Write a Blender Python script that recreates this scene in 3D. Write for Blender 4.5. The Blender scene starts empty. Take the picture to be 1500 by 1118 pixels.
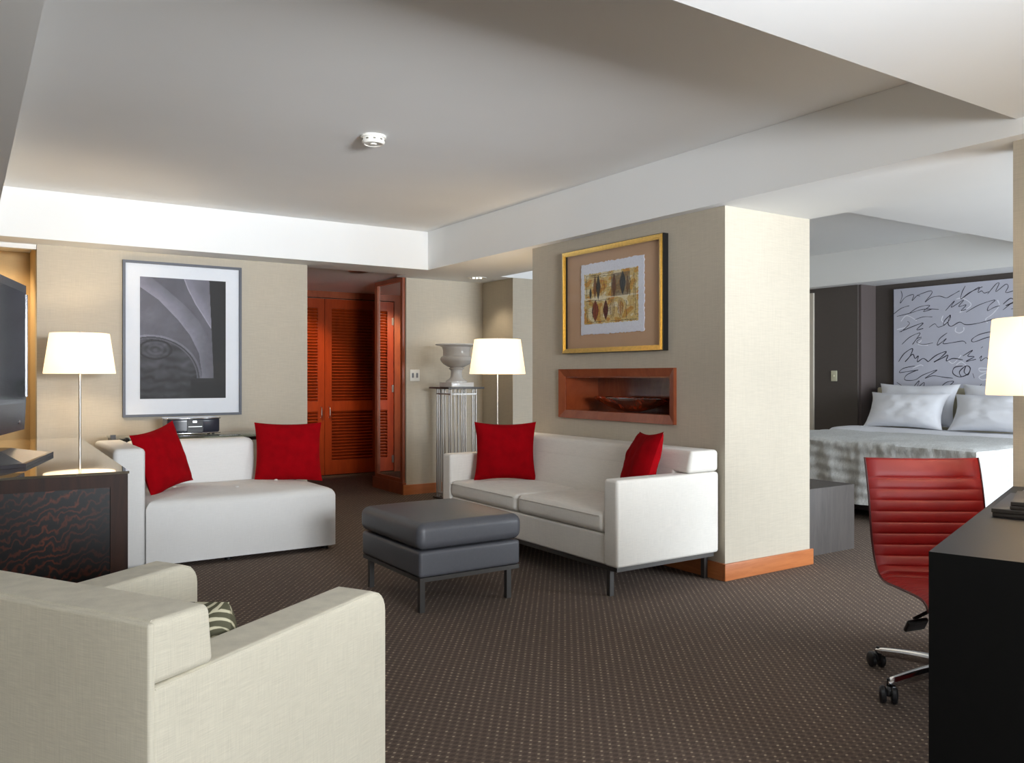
import bpy, math, random
from math import sin, cos, pi, sqrt, radians, exp
from mathutils import Vector, Matrix, noise
random.seed(7)
SC = bpy.context.scene
COL = SC.collection

# ---------------------------------------------------------------- mesh helper
class MB:
    def __init__(s):
        s.v = []; s.f = []
    def add(s, vs, fs, T=None):
        n = len(s.v)
        for p in vs:
            p = Vector(p)
            if T is not None: p = T @ p
            s.v.append(p)
        for f in fs: s.f.append([i + n for i in f])
        return s
    def box(s, x0, x1, y0, y1, z0, z1, T=None):
        vs = [(x, y, z) for z in (z0, z1) for y in (y0, y1) for x in (x0, x1)]
        return s.add(vs, [(0,2,3,1),(4,5,7,6),(0,1,5,4),(2,6,7,3),(0,4,6,2),(1,3,7,5)], T)
    def prism(s, poly, z0, z1, T=None, axis='z'):
        n = len(poly)
        def P(a, b, c): return {'z': (a, b, c), 'y': (a, c, b), 'x': (c, a, b)}[axis]
        vs = [P(a, b, z0) for a, b in poly] + [P(a, b, z1) for a, b in poly]
        fs = [tuple(range(n))[::-1], tuple(range(n, 2*n))]
        fs += [(i, (i+1) % n, n + (i+1) % n, n + i) for i in range(n)]
        return s.add(vs, fs, T)
    def lathe(s, prof, seg=32, T=None, caps=True):
        vs = []; fs = []; m = len(prof)
        for k in range(seg):
            a = 2*pi*k/seg
            for r, z in prof: vs.append((r*cos(a), r*sin(a), z))
        for k in range(seg):
            k2 = (k+1) % seg
            for i in range(m-1):
                fs.append((k*m+i, k2*m+i, k2*m+i+1, k*m+i+1))
        if caps:
            if prof[0][0] > 1e-5: fs.append(tuple(k*m for k in range(seg))[::-1])
            if prof[-1][0] > 1e-5: fs.append(tuple(k*m+m-1 for k in range(seg)))
        return s.add(vs, fs, T)
    def cyl(s, x, y, z0, z1, r, seg=20, T=None):
        M = Matrix.Translation((x, y, 0))
        if T is not None: M = T @ M
        return s.lathe([(r, z0), (r, z1)], seg, M)
    def tube(s, pts, r, seg=10, T=None, caps=True):
        pts = [Vector(p) for p in pts]; n = len(pts)
        rr = r if isinstance(r, (list, tuple)) else [r]*n
        vs = []; fs = []
        up = None
        for i, p in enumerate(pts):
            t = (pts[min(i+1, n-1)] - pts[max(i-1, 0)]).normalized()
            if up is None:
                up = Vector((0, 0, 1)) if abs(t.z) < .9 else Vector((1, 0, 0))
            a = t.cross(up)
            if a.length < 1e-6: a = t.cross(Vector((0, 1, 0)))
            a.normalize(); b = a.cross(t).normalized(); up = b
            for k in range(seg):
                q = 2*pi*k/seg
                vs.append(p + (a*cos(q) + b*sin(q))*rr[i])
        for i in range(n-1):
            for k in range(seg):
                k2 = (k+1) % seg
                fs.append((i*seg+k, i*seg+k2, (i+1)*seg+k2, (i+1)*seg+k))
        if caps:
            fs.append(tuple(range(seg))[::-1]); fs.append(tuple((n-1)*seg+k for k in range(seg)))
        return s.add(vs, fs, T)
    def rbox(s, x0, x1, y0, y1, z0, z1, r=.02, k=4, m=6, fn=None, T=None):
        """rounded box made of a quad grid; fn(p, u) may bend each point (u in -1..1)"""
        c = Vector(((x0+x1)/2, (y0+y1)/2, (z0+z1)/2)); h = Vector(((x1-x0)/2, (y1-y0)/2, (z1-z0)/2))
        r = min(r, h.x*.999, h.y*.999, h.z*.999)
        def axis(H):
            L = []
            for i in range(k): L.append(-H + r*(1 - cos(pi/4*0 + i/k*pi/2*1))*1 if False else -H + r*(i/k))
            for i in range(m+1): L.append(-(H-r) + 2*(H-r)*i/m)
            for i in range(1, k+1): L.append((H-r) + r*i/k)
            return L
        A = [axis(h.x), axis(h.y), axis(h.z)]
        idx = {}; vs = []; fs = []
        def V(p):
            key = tuple(round(q, 6) for q in p)
            if key not in idx:
                core = Vector([max(-(h[i]-r), min(h[i]-r, p[i])) for i in range(3)])
                d = Vector(p) - core
                # spread angularly
                if d.length > 1e-9:
                    dd = Vector([math.tan(max(-1, min(1, d[i]/r))*pi/4) for i in range(3)])
                    q = core + dd.normalized()*r
                else: q = core
                u = Vector([q[i]/h[i] for i in range(3)])
                q = c + q
                if fn: q = Vector(fn(q, u))
                idx[key] = len(vs); vs.append(q)
            return idx[key]
        for ax in range(3):
            b, d = (ax+1) % 3, (ax+2) % 3
            for sg in (-1, 1):
                for i in range(len(A[b])-1):
                    for j in range(len(A[d])-1):
                        q = []
                        for (ii, jj) in ((i, j), (i+1, j), (i+1, j+1), (i, j+1)):
                            p = [0, 0, 0]; p[ax] = sg*h[ax]; p[b] = A[b][ii]; p[d] = A[d][jj]
                            q.append(V(p))
                        fs.append(tuple(q) if sg > 0 else tuple(q[::-1]))
        return s.add(vs, fs, T)
    def grid(s, nu, nv, fn, T=None, flip=False):
        vs = [fn(i/nu, j/nv) for j in range(nv+1) for i in range(nu+1)]
        fs = []
        for j in range(nv):
            for i in range(nu):
                a = j*(nu+1)+i
                q = (a, a+1, a+nu+2, a+nu+1)
                fs.append(q[::-1] if flip else q)
        return s.add(vs, fs, T)

def obj(name, mb, mat, parent=None, smooth=True, angle=40, loc=None):
    me = bpy.data.meshes.new(name)
    me.from_pydata([tuple(v) for v in mb.v], [], mb.f)
    me.update()
    if smooth:
        for p in me.polygons: p.use_smooth = True
        me.set_sharp_from_angle(angle=radians(angle))
    if mat: me.materials.append(mat)
    o = bpy.data.objects.new(name, me); COL.objects.link(o)
    if parent: o.parent = parent
    if loc: o.location = loc
    return o

def thing(name, label, cat, loc=(0, 0, 0), rz=0, group=None):
    o = bpy.data.objects.new(name, None); COL.objects.link(o)
    o.empty_display_size = .1
    o.location = loc; o.rotation_euler = (0, 0, rz)
    o['label'] = label; o['category'] = cat
    if group: o['group'] = group
    return o
def tag(o, label, cat, group=None):
    o['label'] = label; o['category'] = cat
    if group: o['group'] = group
    return o
def struct(name, mb, mat, parent=None, smooth=False):
    o = obj(name, mb, mat, parent, smooth)
    if parent is None: o['kind'] = 'structure'
    return o

# ---------------------------------------------------------------- materials
def s2l(c):
    return tuple((x/12.92 if x <= .04045 else ((x+.055)/1.055)**2.4) for x in c)
def hexc(r, g, b): return s2l((r/255, g/255, b/255)) + (1,)
class NT:
    def __init__(s, name):
        s.m = bpy.data.materials.new(name); s.m.use_nodes = True
        s.t = s.m.node_tree; s.b = s.t.nodes['Principled BSDF']
    def n(s, typ, **kw):
        nd = s.t.nodes.new(typ)
        for k, v in kw.items(): setattr(nd, k, v)
        return nd
    def l(s, a, b): s.t.links.new(a, b)
    def coords(s, kind='Object'): return s.n('ShaderNodeTexCoord').outputs[kind]
    def mapping(s, src, scale=(1,1,1), rot=(0,0,0)):
        mp = s.n('ShaderNodeMapping'); mp.inputs['Scale'].default_value = scale; mp.inputs['Rotation'].default_value = rot
        s.l(src, mp.inputs['Vector']); return mp.outputs['Vector']
    def noise(s, vec, scale, detail=2, rough=.5, dist=0):
        nd = s.n('ShaderNodeTexNoise'); nd.inputs['Scale'].default_value = scale; nd.inputs['Detail'].default_value = detail
        nd.inputs['Roughness'].default_value = rough; nd.inputs['Distortion'].default_value = dist
        s.l(vec, nd.inputs['Vector']); return nd.outputs['Fac']
    def ramp(s, fac, stops):
        nd = s.n('ShaderNodeValToRGB'); e = nd.color_ramp.elements
        e[0].position = stops[0][0]; e[0].color = stops[0][1]
        e[1].position = stops[-1][0]; e[1].color = stops[-1][1]
        for p, c in stops[1:-1]:
            q = e.new(p); q.color = c
        s.l(fac, nd.inputs['Fac']); return nd.outputs['Color']
    def math(s, op, a, b=None, c=None):
        nd = s.n('ShaderNodeMath', operation=op)
        for i, x in enumerate((a, b, c)):
            if x is None: continue
            if isinstance(x, (int, float)): nd.inputs[i].default_value = x
            else: s.l(x, nd.inputs[i])
        return nd.outputs[0]
    def bump(s, h, strength=.2, dist=.002):
        nd = s.n('ShaderNodeBump'); nd.inputs['Strength'].default_value = strength; nd.inputs['Distance'].default_value = dist
        s.l(h, nd.inputs['Height']); s.l(nd.outputs['Normal'], s.b.inputs['Normal'])
    def set(s, col=None, rough=None, metal=None, **kw):
        if col is not None: s.b.inputs['Base Color'].default_value = col
        if rough is not None: s.b.inputs['Roughness'].default_value = rough
        if metal is not None: s.b.inputs['Metallic'].default_value = metal
        for k, v in kw.items(): s.b.inputs[k.replace('_', ' ')].default_value = v
        return s
def plain(name, col, rough=.5, metal=0, vary=.04, scale=30, **kw):
    m = NT(name).set(col, rough, metal, **kw)
    f = m.noise(m.coords(), scale, 3)
    a = tuple(max(0, c*(1-vary)) for c in col[:3]) + (1,); b = tuple(min(1, c*(1+vary)) for c in col[:3]) + (1,)
    m.l(m.ramp(f, [(.3, a), (.7, b)]), m.b.inputs['Base Color'])
    return m.m
def woven(name, col, amount=.10, sc=1.0, rough=.85, bump=.25, sheen=0.0):
    """cloth / grass paper weave: two crossed stretched noises"""
    m = NT(name).set(col, rough)
    co = m.coords()
    n1 = m.noise(m.mapping(co, (14*sc, 14*sc, 420*sc)), 1, 2, .6)
    n2 = m.noise(m.mapping(co, (330*sc, 330*sc, 10*sc)), 1, 2, .6)
    n3 = m.noise(co, 3*sc, 2)
    f = m.math('ADD', m.math('MULTIPLY', n1, .5), m.math('ADD', m.math('MULTIPLY', n2, .35), m.math('MULTIPLY', n3, .15)))
    a = tuple(c*(1-amount*1.3) for c in col[:3]) + (1,); b = tuple(min(1, c*(1+amount)) for c in col[:3]) + (1,)
    m.l(m.ramp(f, [(.36, a), (.64, b)]), m.b.inputs['Base Color'])
    m.bump(f, bump, .001)
    if sheen: m.b.inputs['Sheen Weight'].default_value = sheen
    return m.m
def wood(name, c1, c2, rough=.35, scale=(1, 1, 1), sc=6, coat=0.0):
    m = NT(name).set(c1, rough)
    co = m.mapping(m.coords(), scale)
    n = m.noise(co, sc, 6, .65, .8)
    m.l(m.ramp(n, [(.3, c1), (.7, c2)]), m.b.inputs['Base Color'])
    if coat: m.b.inputs['Coat Weight'].default_value = coat; m.b.inputs['Coat Roughness'].default_value = .12
    return m.m

M = {}
M['wallpaper'] = woven('tan_woven_wallpaper', hexc(190, 181, 164), .07, .8, .75, .15)
M['paint'] = plain('white_ceiling_paint', hexc(238, 239, 238), .9, vary=.01, scale=2)
M['brown_wall'] = woven('dark_brown_wallpaper', hexc(84, 77, 73), .06, 1, .75, .15)
M['taupe_wall'] = woven('taupe_wallpaper', hexc(92, 82, 80), .05, 1, .75, .15)
M['cherry'] = wood('cherry_wood', hexc(132, 62, 34), hexc(160, 84, 48), .36, (3, 3, .6), 5, .3)
M['cherry_h'] = wood('cherry_wood_horizontal_grain', hexc(166, 94, 50), hexc(190, 116, 66), .38, (.6, .6, 6), 6, .2)
M['cherry_red'] = wood('red_cherry_wood', hexc(142, 50, 14), hexc(172, 68, 22), .3, (3, 3, .5), 5, .3)
M['white_cloth'] = woven('white_woven_upholstery', hexc(226, 222, 214), .06, 1.2, .9, .3, .1)
M['cream_cloth'] = woven('cream_woven_upholstery', hexc(212, 206, 188), .09, 1.4, .9, .35, .1)
M['vinyl'] = woven('white_daybed_cloth', hexc(222, 221, 218), .04, 1.2, .7, .2)
M['red_velvet'] = plain('red_velvet', hexc(142, 2, 12), .95, vary=.12, scale=14, Specular_IOR_Level=.08)
M['red_velvet'].node_tree.nodes['Principled BSDF'].inputs['Sheen Tint'].default_value = (1, .25, .25, 1)
M['grey_leather'] = plain('charcoal_leather', hexc(78, 79, 84), .42, vary=.04, scale=60)
M['red_leather'] = plain('red_leather', hexc(146, 20, 20), .46, vary=.08, scale=8)
M['dark_piping'] = plain('dark_red_piping', hexc(70, 12, 14), .5)
M['steel'] = plain('brushed_steel', hexc(196, 194, 190), .42, .8, vary=.03)
M['dark_steel'] = plain('gunmetal_steel', hexc(98, 96, 94), .38, .9, vary=.03)
M['chrome'] = plain('chrome', hexc(215, 215, 218), .12, 1.0, vary=.01)
M['nickel'] = plain('satin_nickel', hexc(190, 186, 178), .28, 1.0, vary=.01)
M['black_plastic'] = plain('black_plastic', hexc(20, 20, 22), .38, vary=.05)
M['black_frame'] = plain('black_frame_lacquer', hexc(26, 25, 25), .35, vary=.05)
M['tv_bezel'] = plain('grey_black_gloss_plastic', hexc(42, 44, 54), .22, vary=.02)
M['tv_screen'] = plain('dark_tv_glass', hexc(30, 34, 42), .12, vary=.02)
M['desk'] = wood('espresso_wood', hexc(11, 10, 10), hexc(15, 13, 13), .42, (8, 1, 1), 6, 0)
M['desk_side'] = plain('black_desk_side', hexc(6, 6, 6), .6, vary=.1, Specular_IOR_Level=.15)
M['bench'] = wood('dark_grey_wood', hexc(66, 62, 60), hexc(82, 76, 73), .5, (6, 6, .7), 5)
M['walnut'] = wood('dark_walnut', hexc(32, 17, 11), hexc(52, 27, 15), .5, (6, 6, .6), 5, .0)
M['white_paint_gloss'] = plain('white_plastic', hexc(232, 230, 222), .4, vary=.01)
M['ivory'] = plain('ivory_switch_plastic', hexc(206, 204, 178), .4, vary=.01)
M['porcelain'] = plain('white_glazed_ceramic', hexc(226, 224, 220), .18, vary=.02, scale=5)
M['linen'] = plain('white_bed_linen', hexc(228, 230, 236), .85, vary=.01, scale=20)
M['gold'] = plain('gold_leaf', hexc(228, 194, 118), .28, 1.0, vary=.10, scale=60)
M['mat_tan'] = plain('tan_mat_board', hexc(196, 162, 132), .8, vary=.01)
M['mat_white'] = plain('white_mat_board', hexc(226, 230, 236), .8, vary=.01)
M['mirror'] = plain('mirror_glass', (.86, .86, .84, 1), .02, 1.0, vary=0.0)
M['door_cream'] = plain('cream_door_paint', hexc(206, 198, 184), .5, vary=.01)
M['headboard'] = plain('cream_headboard_cloth', hexc(190, 182, 156), .8, vary=.03)
M['leather_black'] = plain('black_folder_leather', hexc(46, 40, 35), .33, vary=.06, scale=80)
M['ink_dark'] = plain('dark_ink', hexc(62, 62, 76), .7)
M['ink_white'] = plain('white_chalk_line', hexc(226, 228, 238), .7)
M['canvas'] = plain('pale_lilac_canvas', hexc(192, 194, 208), .8, vary=.035, scale=3)
M['canvas_edge'] = plain('navy_canvas_edge', hexc(30, 42, 66), .7)
M['curtain'] = woven('gold_wall_cloth', hexc(206, 178, 130), .06, 1, .8, .15)

def emit(m, col, st):
    m.b.inputs['Emission Color'].default_value = col; m.b.inputs['Emission Strength'].default_value = st
def shade_mat(name, st, col=(1, .80, .56, 1), base=hexc(250, 240, 222)):
    m = NT(name).set(base, .9); emit(m, col, st)
    f = m.noise(m.mapping(m.coords(), (200, 200, 4)), 1, 2)
    m.bump(f, .05, .0005)
    tr = m.n('ShaderNodeBsdfTranslucent'); tr.inputs['Color'].default_value = (1, .93, .82, 1)
    mx = m.n('ShaderNodeMixShader'); mx.inputs[0].default_value = .35
    out = m.t.nodes['Material Output']
    m.l(m.b.outputs[0], mx.inputs[1]); m.l(tr.outputs[0], mx.inputs[2]); m.l(mx.outputs[0], out.inputs['Surface'])
    return m.m
M['shade'] = shade_mat('lit_linen_lamp_shade', .56, (1, .88, .74, 1))
M['slot'] = plain('detector_slot_grey', hexc(120, 116, 104), .7)
M['bulb'] = NT('lit_bulb').set((1, .9, .75, 1)).m
_b = M['bulb'].node_tree.nodes['Principled BSDF']; _b.inputs['Emission Color'].default_value = (1, .85, .6, 1); _b.inputs['Emission Strength'].default_value = 12

def glass(name, tint=(1, 1, 1, 1), f0=.022, rough=.02):
    m = NT(name); m.t.nodes.remove(m.b)
    tr = m.n('ShaderNodeBsdfTransparent'); gl = m.n('ShaderNodeBsdfGlossy'); gl.inputs['Roughness'].default_value = rough
    tr.inputs['Color'].default_value = tint
    lw = m.n('ShaderNodeLayerWeight'); lw.inputs['Blend'].default_value = .5
    class fr: outputs = [m.math('MULTIPLY_ADD', m.math('POWER', lw.outputs['Facing'], 5.0), .93, f0)]
    mx = m.n('ShaderNodeMixShader')
    m.l(fr.outputs[0], mx.inputs[0]); m.l(tr.outputs[0], mx.inputs[1]); m.l(gl.outputs[0], mx.inputs[2])
    m.l(mx.outputs[0], m.t.nodes['Material Output'].inputs['Surface'])
    return m.m
M['glazing'] = glass('picture_glass', f0=.003)
# glossy dark glass top of the TV cabinet: strong mirror at grazing view
m = NT('smoked_glass_top').set(hexc(36, 30, 26), .03); m.b.inputs['Coat Weight'].default_value = 1; m.b.inputs['Coat Roughness'].default_value = .02
m.b.inputs['Specular IOR Level'].default_value = 1; m.b.inputs['IOR'].default_value = 1.9; m.b.inputs['Coat IOR'].default_value = 1.9
M['glass_top'] = m.m
M['walnut'].node_tree.nodes['Principled BSDF'].inputs['Specular IOR Level'].default_value = .2
m = NT('dark_art_glass').set(hexc(38, 22, 14), .06); m.b.inputs['Coat Weight'].default_value = 1
f = m.noise(m.coords(), 7, 3, .6, 1.0)
m.l(m.ramp(f, [(.35, hexc(18, 22, 18)), (.5, hexc(96, 34, 14)), (.62, hexc(168, 52, 22)), (.75, hexc(78, 74, 24))]), m.b.inputs['Base Color'])
M['art_glass'] = m.m
# burl veneer
m = NT('figured_burl_veneer').set(hexc(40, 20, 12), .4); m.b.inputs['Specular IOR Level'].default_value = .25; m.b.inputs['Coat Weight'].default_value = .1; m.b.inputs['Coat Roughness'].default_value = .1
co = m.coords()
n0 = m.noise(m.mapping(co, (1.6, 1.6, 1.0)), 2.2, 3, .5)
wv = m.n('ShaderNodeTexWave', wave_type='BANDS', bands_direction='Z'); wv.inputs['Scale'].default_value = 11; wv.inputs['Distortion'].default_value = 14
wv.inputs['Detail'].default_value = 3; wv.inputs['Detail Scale'].default_value = 1.3
m.l(m.mapping(co, (1.6, 1, 1), (0, radians(14), 0)), wv.inputs['Vector'])
w2 = m.math('MULTIPLY', wv.outputs['Fac'], m.math('MULTIPLY', n0, 1.5))
m.l(m.ramp(w2, [(.10, hexc(10, 9, 11)), (.45, hexc(18, 11, 11)), (.8, hexc(66, 28, 14)), (1, hexc(104, 46, 19))]), m.b.inputs['Base Color'])
M['burl'] = m.m
# carpet
m = NT('brown_dotted_carpet').set(hexc(72, 60, 55), .95)
co = m.coords()
sx = m.n('ShaderNodeSeparateXYZ'); m.l(m.mapping(co, (1, 1, 1), (0, 0, radians(0))), sx.inputs[0])
P = .036
U = m.math('DIVIDE', sx.outputs[0], P); V = m.math('DIVIDE', sx.outputs[1], P*.66)
row = m.math('FLOOR', V)
off = m.math('MULTIPLY', m.math('MODULO', m.math('ABSOLUTE', row), 2.0), .5)
fu = m.math('SUBTRACT', m.math('FRACT', m.math('ADD', U, off)), .5); fv = m.math('SUBTRACT', m.math('FRACT', V), .5)
d1 = m.math('ADD', m.math('POWER', m.math('DIVIDE', fu, .13), 2.0), m.math('POWER', m.math('DIVIDE', fv, .17), 2.0))
dot = m.math('LESS_THAN', d1, 1.0)
fu2 = m.math('SUBTRACT', m.math('FRACT', m.math('ADD', U, m.math('ADD', off, .5))), .5)
d2 = m.math('ADD', m.math('POWER', m.math('DIVIDE', fu2, .26), 2.0), m.math('POWER', m.math('DIVIDE', fv, .34), 2.0))
hole = m.math('LESS_THAN', d2, 1.0)
nz = m.noise(co, 260, 2, .7); nb = m.noise(co, 1.2, 3)
rnd = m.n('ShaderNodeTexWhiteNoise', noise_dimensions='2D')
cb = m.n('ShaderNodeCombineXYZ'); m.l(m.math('FLOOR', m.math('ADD', U, off)), cb.inputs[0]); m.l(row, cb.inputs[1]); m.l(cb.outputs[0], rnd.inputs['Vector'])
base = m.ramp(nz, [(.3, hexc(84, 69, 60)), (.7, hexc(112, 95, 83))])
mx = m.n('ShaderNodeMix', data_type='RGBA'); m.l(m.math('MULTIPLY', hole, .55), mx.inputs[0]); m.l(base, mx.inputs[6]); mx.inputs[7].default_value = hexc(58, 48, 45)
mx2 = m.n('ShaderNodeMix', data_type='RGBA'); m.l(m.math('MULTIPLY', dot, m.math('MULTIPLY_ADD', m.math('POWER', rnd.outputs[0], 1.5), .75, .15)), mx2.inputs[0]); m.l(mx.outputs[2], mx2.inputs[6]); mx2.inputs[7].default_value = hexc(196, 178, 154)
m.l(mx2.outputs[2], m.b.inputs['Base Color'])
m.bump(m.math('ADD', m.math('MULTIPLY', dot, .8), m.math('ADD', m.math('MULTIPLY', hole, -.8), nz)), .5, .003)
M['carpet'] = m.m
# quilted coverlet
m = NT('quilted_coverlet').set(hexc(200, 202, 200), .9)
f = m.noise(m.mapping(m.coords(), (20, 70, 20)), 1, 4, .7, 1.5)
m.l(m.ramp(f, [(.3, hexc(186, 188, 186)), (.7, hexc(222, 224, 224))]), m.b.inputs['Base Color'])
m.bump(f, .6, .01)
M['coverlet'] = m.m
# scroll cushion cloth
m = NT('sage_scroll_cloth').set(hexc(90, 88, 66), .8)
co = m.coords()
vo = m.n('ShaderNodeTexVoronoi'); vo.inputs['Scale'].default_value = 7.5; m.l(co, vo.inputs['Vector'])
spx = m.n('ShaderNodeVectorMath', operation='SUBTRACT'); m.l(co, spx.inputs[0]); m.l(vo.outputs['Position'], spx.inputs[1])
se = m.n('ShaderNodeSeparateXYZ'); m.l(spx.outputs[0], se.inputs[0])
ang = m.math('ARCTAN2', se.outputs[2], se.outputs[1])
ring = m.math('SINE', m.math('ADD', m.math('MULTIPLY', vo.outputs['Distance'], 48.0), m.math('MULTIPLY', ang, 1.0)))
rn = m.math('ADD', ring, m.math('MULTIPLY', m.math('SUBTRACT', m.noise(co, 16, 3), .5), 3.0))
m.l(m.ramp(rn, [(0.0, hexc(84, 82, 62)), (.25, hexc(96, 94, 72)), (.4, hexc(190, 184, 156)), (1, hexc(204, 198, 172))]), m.b.inputs['Base Color'])
M['scroll'] = m.m
def attr_mat(name, rough=.6):
    m = NT(name).set(None, rough)
    a = m.n('ShaderNodeAttribute', attribute_name='Pigment')
    f = m.noise(m.coords(), 90, 3); mm = m.n('ShaderNodeMix', data_type='RGBA', blend_type='MULTIPLY'); mm.inputs[0].default_value = .25
    m.l(a.outputs['Color'], mm.inputs[6]); m.l(m.ramp(f, [(.3, (.7, .7, .7, 1)), (.6, (1, 1, 1, 1))]), mm.inputs[7])
    m.l(mm.outputs[2], m.b.inputs['Base Color']); return m.m
M['print'] = attr_mat('printed_paper')
def picture_grid(name, W, H, nx, ny, fn, parent, T):
    """flat printed sheet; fn(s,t)->sRGB 0..1, s right, t down"""
    mb = MB().grid(nx, ny, lambda a, b: (a*W, 0, -b*H), T)
    o = obj(name, mb, M['print'], parent, smooth=False)
    at = o.data.color_attributes.new('Pigment', 'FLOAT_COLOR', 'POINT')
    k = 0
    for j in range(ny+1):
        for i in range(nx+1):
            at.data[k].color = s2l(fn(i/nx, j/ny)) + (1,); k += 1
    return o

# ================================================================ THE ROOM
WH = 2.207      # underside of the beams
CH = 2.566      # raised ceiling
NH = 2.276      # near soffits
struct('floor', MB().box(-1.35, 8.6, -4.35, 9.9, -.1, 0), M['carpet'])
struct('ceiling', MB().box(-1.35, 8.6, -4.35, 9.9, CH, CH+.1), M['paint'])
c = MB()
c.box(-1.3, .186, -4.2, 8.1, WH, CH-.001)                # left
c.box(.186, 3.665, 6.95, 7.40, WH, CH-.001)              # back
struct('trim_soffit_back_and_left', c, M['paint'])
struct('trim_soffit_near', MB().box(.186, 3.665, -4.2, 1.719, NH, CH-.001), M['paint'])
struct('trim_beam_right', MB().box(3.665, 4.52, -4.2, 7.62, WH, CH-.001), M['paint'])
struct('trim_soffit_hall', MB().box(.186, 4.70, 7.40, 9.75, 2.235, CH-.001), M['paint'])
c = MB()
c.box(4.52, 8.6, -1.7, 3.30, NH, CH-.001)
struct('trim_soffit_bedroom_near', c, M['paint'])
struct('trim_soffit_bedroom_far', MB().box(8.0, 8.6, 3.30, 7.02, WH, CH-.001), M['paint'])
struct('trim_soffit_bedroom_back', MB().box(4.52, 8.6, 7.02, 8.3, WH, CH-.001), M['paint'])
# walls
struct('wall_back', MB().box(.48, 2.60, 7.25, 7.40, 0, WH+.01), M['wallpaper'])
struct('wall_hall_left', MB().box(2.45, 2.60, 7.40, 9.75, 0, 2.24), M['wallpaper'])
c = MB()
c.box(2.60, 2.93, 9.66, 9.80, 0, 2.24); c.box(4.385, 4.70, 9.66, 9.80, 0, 2.24); c.box(2.93, 4.385, 9.72, 9.80, 0, 2.24)
struct('wall_hall_end', c, M['wallpaper'])
struct('wall_hall_right', MB().box(4.55, 4.70, 8.32, 9.66, 0, 2.24), M['wallpaper'])
struct('wall_corner_block', MB().box(3.77, 4.68, 7.62, 8.32, 0, 2.24), M['wallpaper'])
struct('wall_bedroom_back', MB().box(4.68, 8.6, 7.03, 8.32, 0, WH+.01), M['wallpaper'])
# pillar wall with the niche hole
c = MB()
NY0, NY1, NZ0, NZ1 = 3.815, 4.915, .945, 1.205
c.box(3.741, 4.525, 3.369, 5.341, 0, NZ0); c.box(3.741, 4.525, 3.369, 5.341, NZ1, WH+.001)
c.box(3.741, 4.525, 3.369, NY0, NZ0, NZ1); c.box(3.741, 4.525, NY1, 5.341, NZ0, NZ1); c.box(4.06, 4.525, NY0, NY1, NZ0, NZ1)
struct('wall_pillar', c, M['wallpaper'])
struct('wall_right', MB().box(3.747, 3.95, -4.2, 1.769, 0, WH+.001), M['wallpaper'])
struct('wall_headboard', MB().box(8.45, 8.6, -1.7, 5.44, 0, WH+.01), M['brown_wall'])
struct('wall_bedroom_jog', MB().box(8.18, 8.6, 5.43, 5.46, 0, WH+.01), M['taupe_wall'])
c = MB(); c.box(8.16, 8.6, 5.46, 6.01, 0, WH+.01); c.box(8.16, 8.6, 6.01, 7.03, 2.16, WH+.01); c.box(8.3, 8.6, 6.01, 7.03, 0, 2.16)
struct('wall_bedroom_far', c, M['brown_wall'])
struct('wall_left', MB().box(-1.35, -1.2, -4.2, 8.1, 0, CH), M['wallpaper'])
struct('wall_recess', MB().box(-1.3, .60, 8.0, 8.1, 0, WH+.05), M['curtain'])
struct('wall_recess_side', MB().box(.48, .60, 7.40, 8.0, 0, WH+.05), M['curtain'])
struct('trim_recess_track', MB().box(-1.2, .478, 7.27, 7.33, 2.172, WH+.0), M['paint'])
# window wall behind the camera
W0, W1, WZ0, WZ1 = .3, 2.8, .35, 2.15
B0, B1 = 4.6, 8.0
LY, BY = -4.2, -1.6
def window_wall(nm, xa, xb, y1, a, b):
    c = MB(); y0 = y1-.12
    c.box(xa, xb, y0, y1, 0, WZ0); c.box(xa, xb, y0, y1, WZ1, CH); c.box(xa, a, y0, y1, WZ0, WZ1); c.box(b, xb, y0, y1, WZ0, WZ1)
    struct(nm, c, M['wallpaper'])
window_wall('wall_window_living', -1.3, 3.95, LY, W0, W1)
window_wall('wall_window_bedroom', 3.95, 8.6, BY, B0, B1)
for nm, a, b, yw in (('window_1', W0, W1, LY), ('window_2', B0, B1, BY)):
    c = MB(); n = 4
    for i in range(n+1):
        x = a + (b-a)*i/n
        c.box(max(a, x-.025), min(b, x+.025), yw-.09, yw-.03, WZ0, WZ1)
    c.box(a, b, yw-.09, yw-.03, WZ0, WZ0+.05); c.box(a, b, yw-.09, yw-.03, WZ1-.05, WZ1)
    o = struct(nm, c, M['white_paint_gloss'])
# baseboards
c = MB(); c.rbox(3.725, 4.545, 3.353, 3.369, 0, .10, .004, 2, 1)
struct('baseboard_pillar_front', c, M['cherry_h'], smooth=True)
struct('baseboard_pillar_side', MB().box(3.725, 3.741, 3.369, 5.341, 0, .10), M['cherry_h'])
struct('baseboard_corner_block', MB().box(3.73, 4.68, 7.60, 7.62, 0, .10), M['cherry_h'])
struct('baseboard_mirror_plinth', MB().box(3.73, 3.77, 7.62, 8.36, 0, .12), M['cherry'])
struct('baseboard_back', MB().box(.48, 2.60, 7.232, 7.25, 0, .10), M['cherry_h'])
struct('baseboard_right', MB().box(3.731, 3.747, -4.2, 1.785, 0, .10), M['cherry_h'])
struct('baseboard_bedroom', MB().box(4.70, 8.16, 7.012, 7.03, 0, .10), M['cherry_h'])

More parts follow.
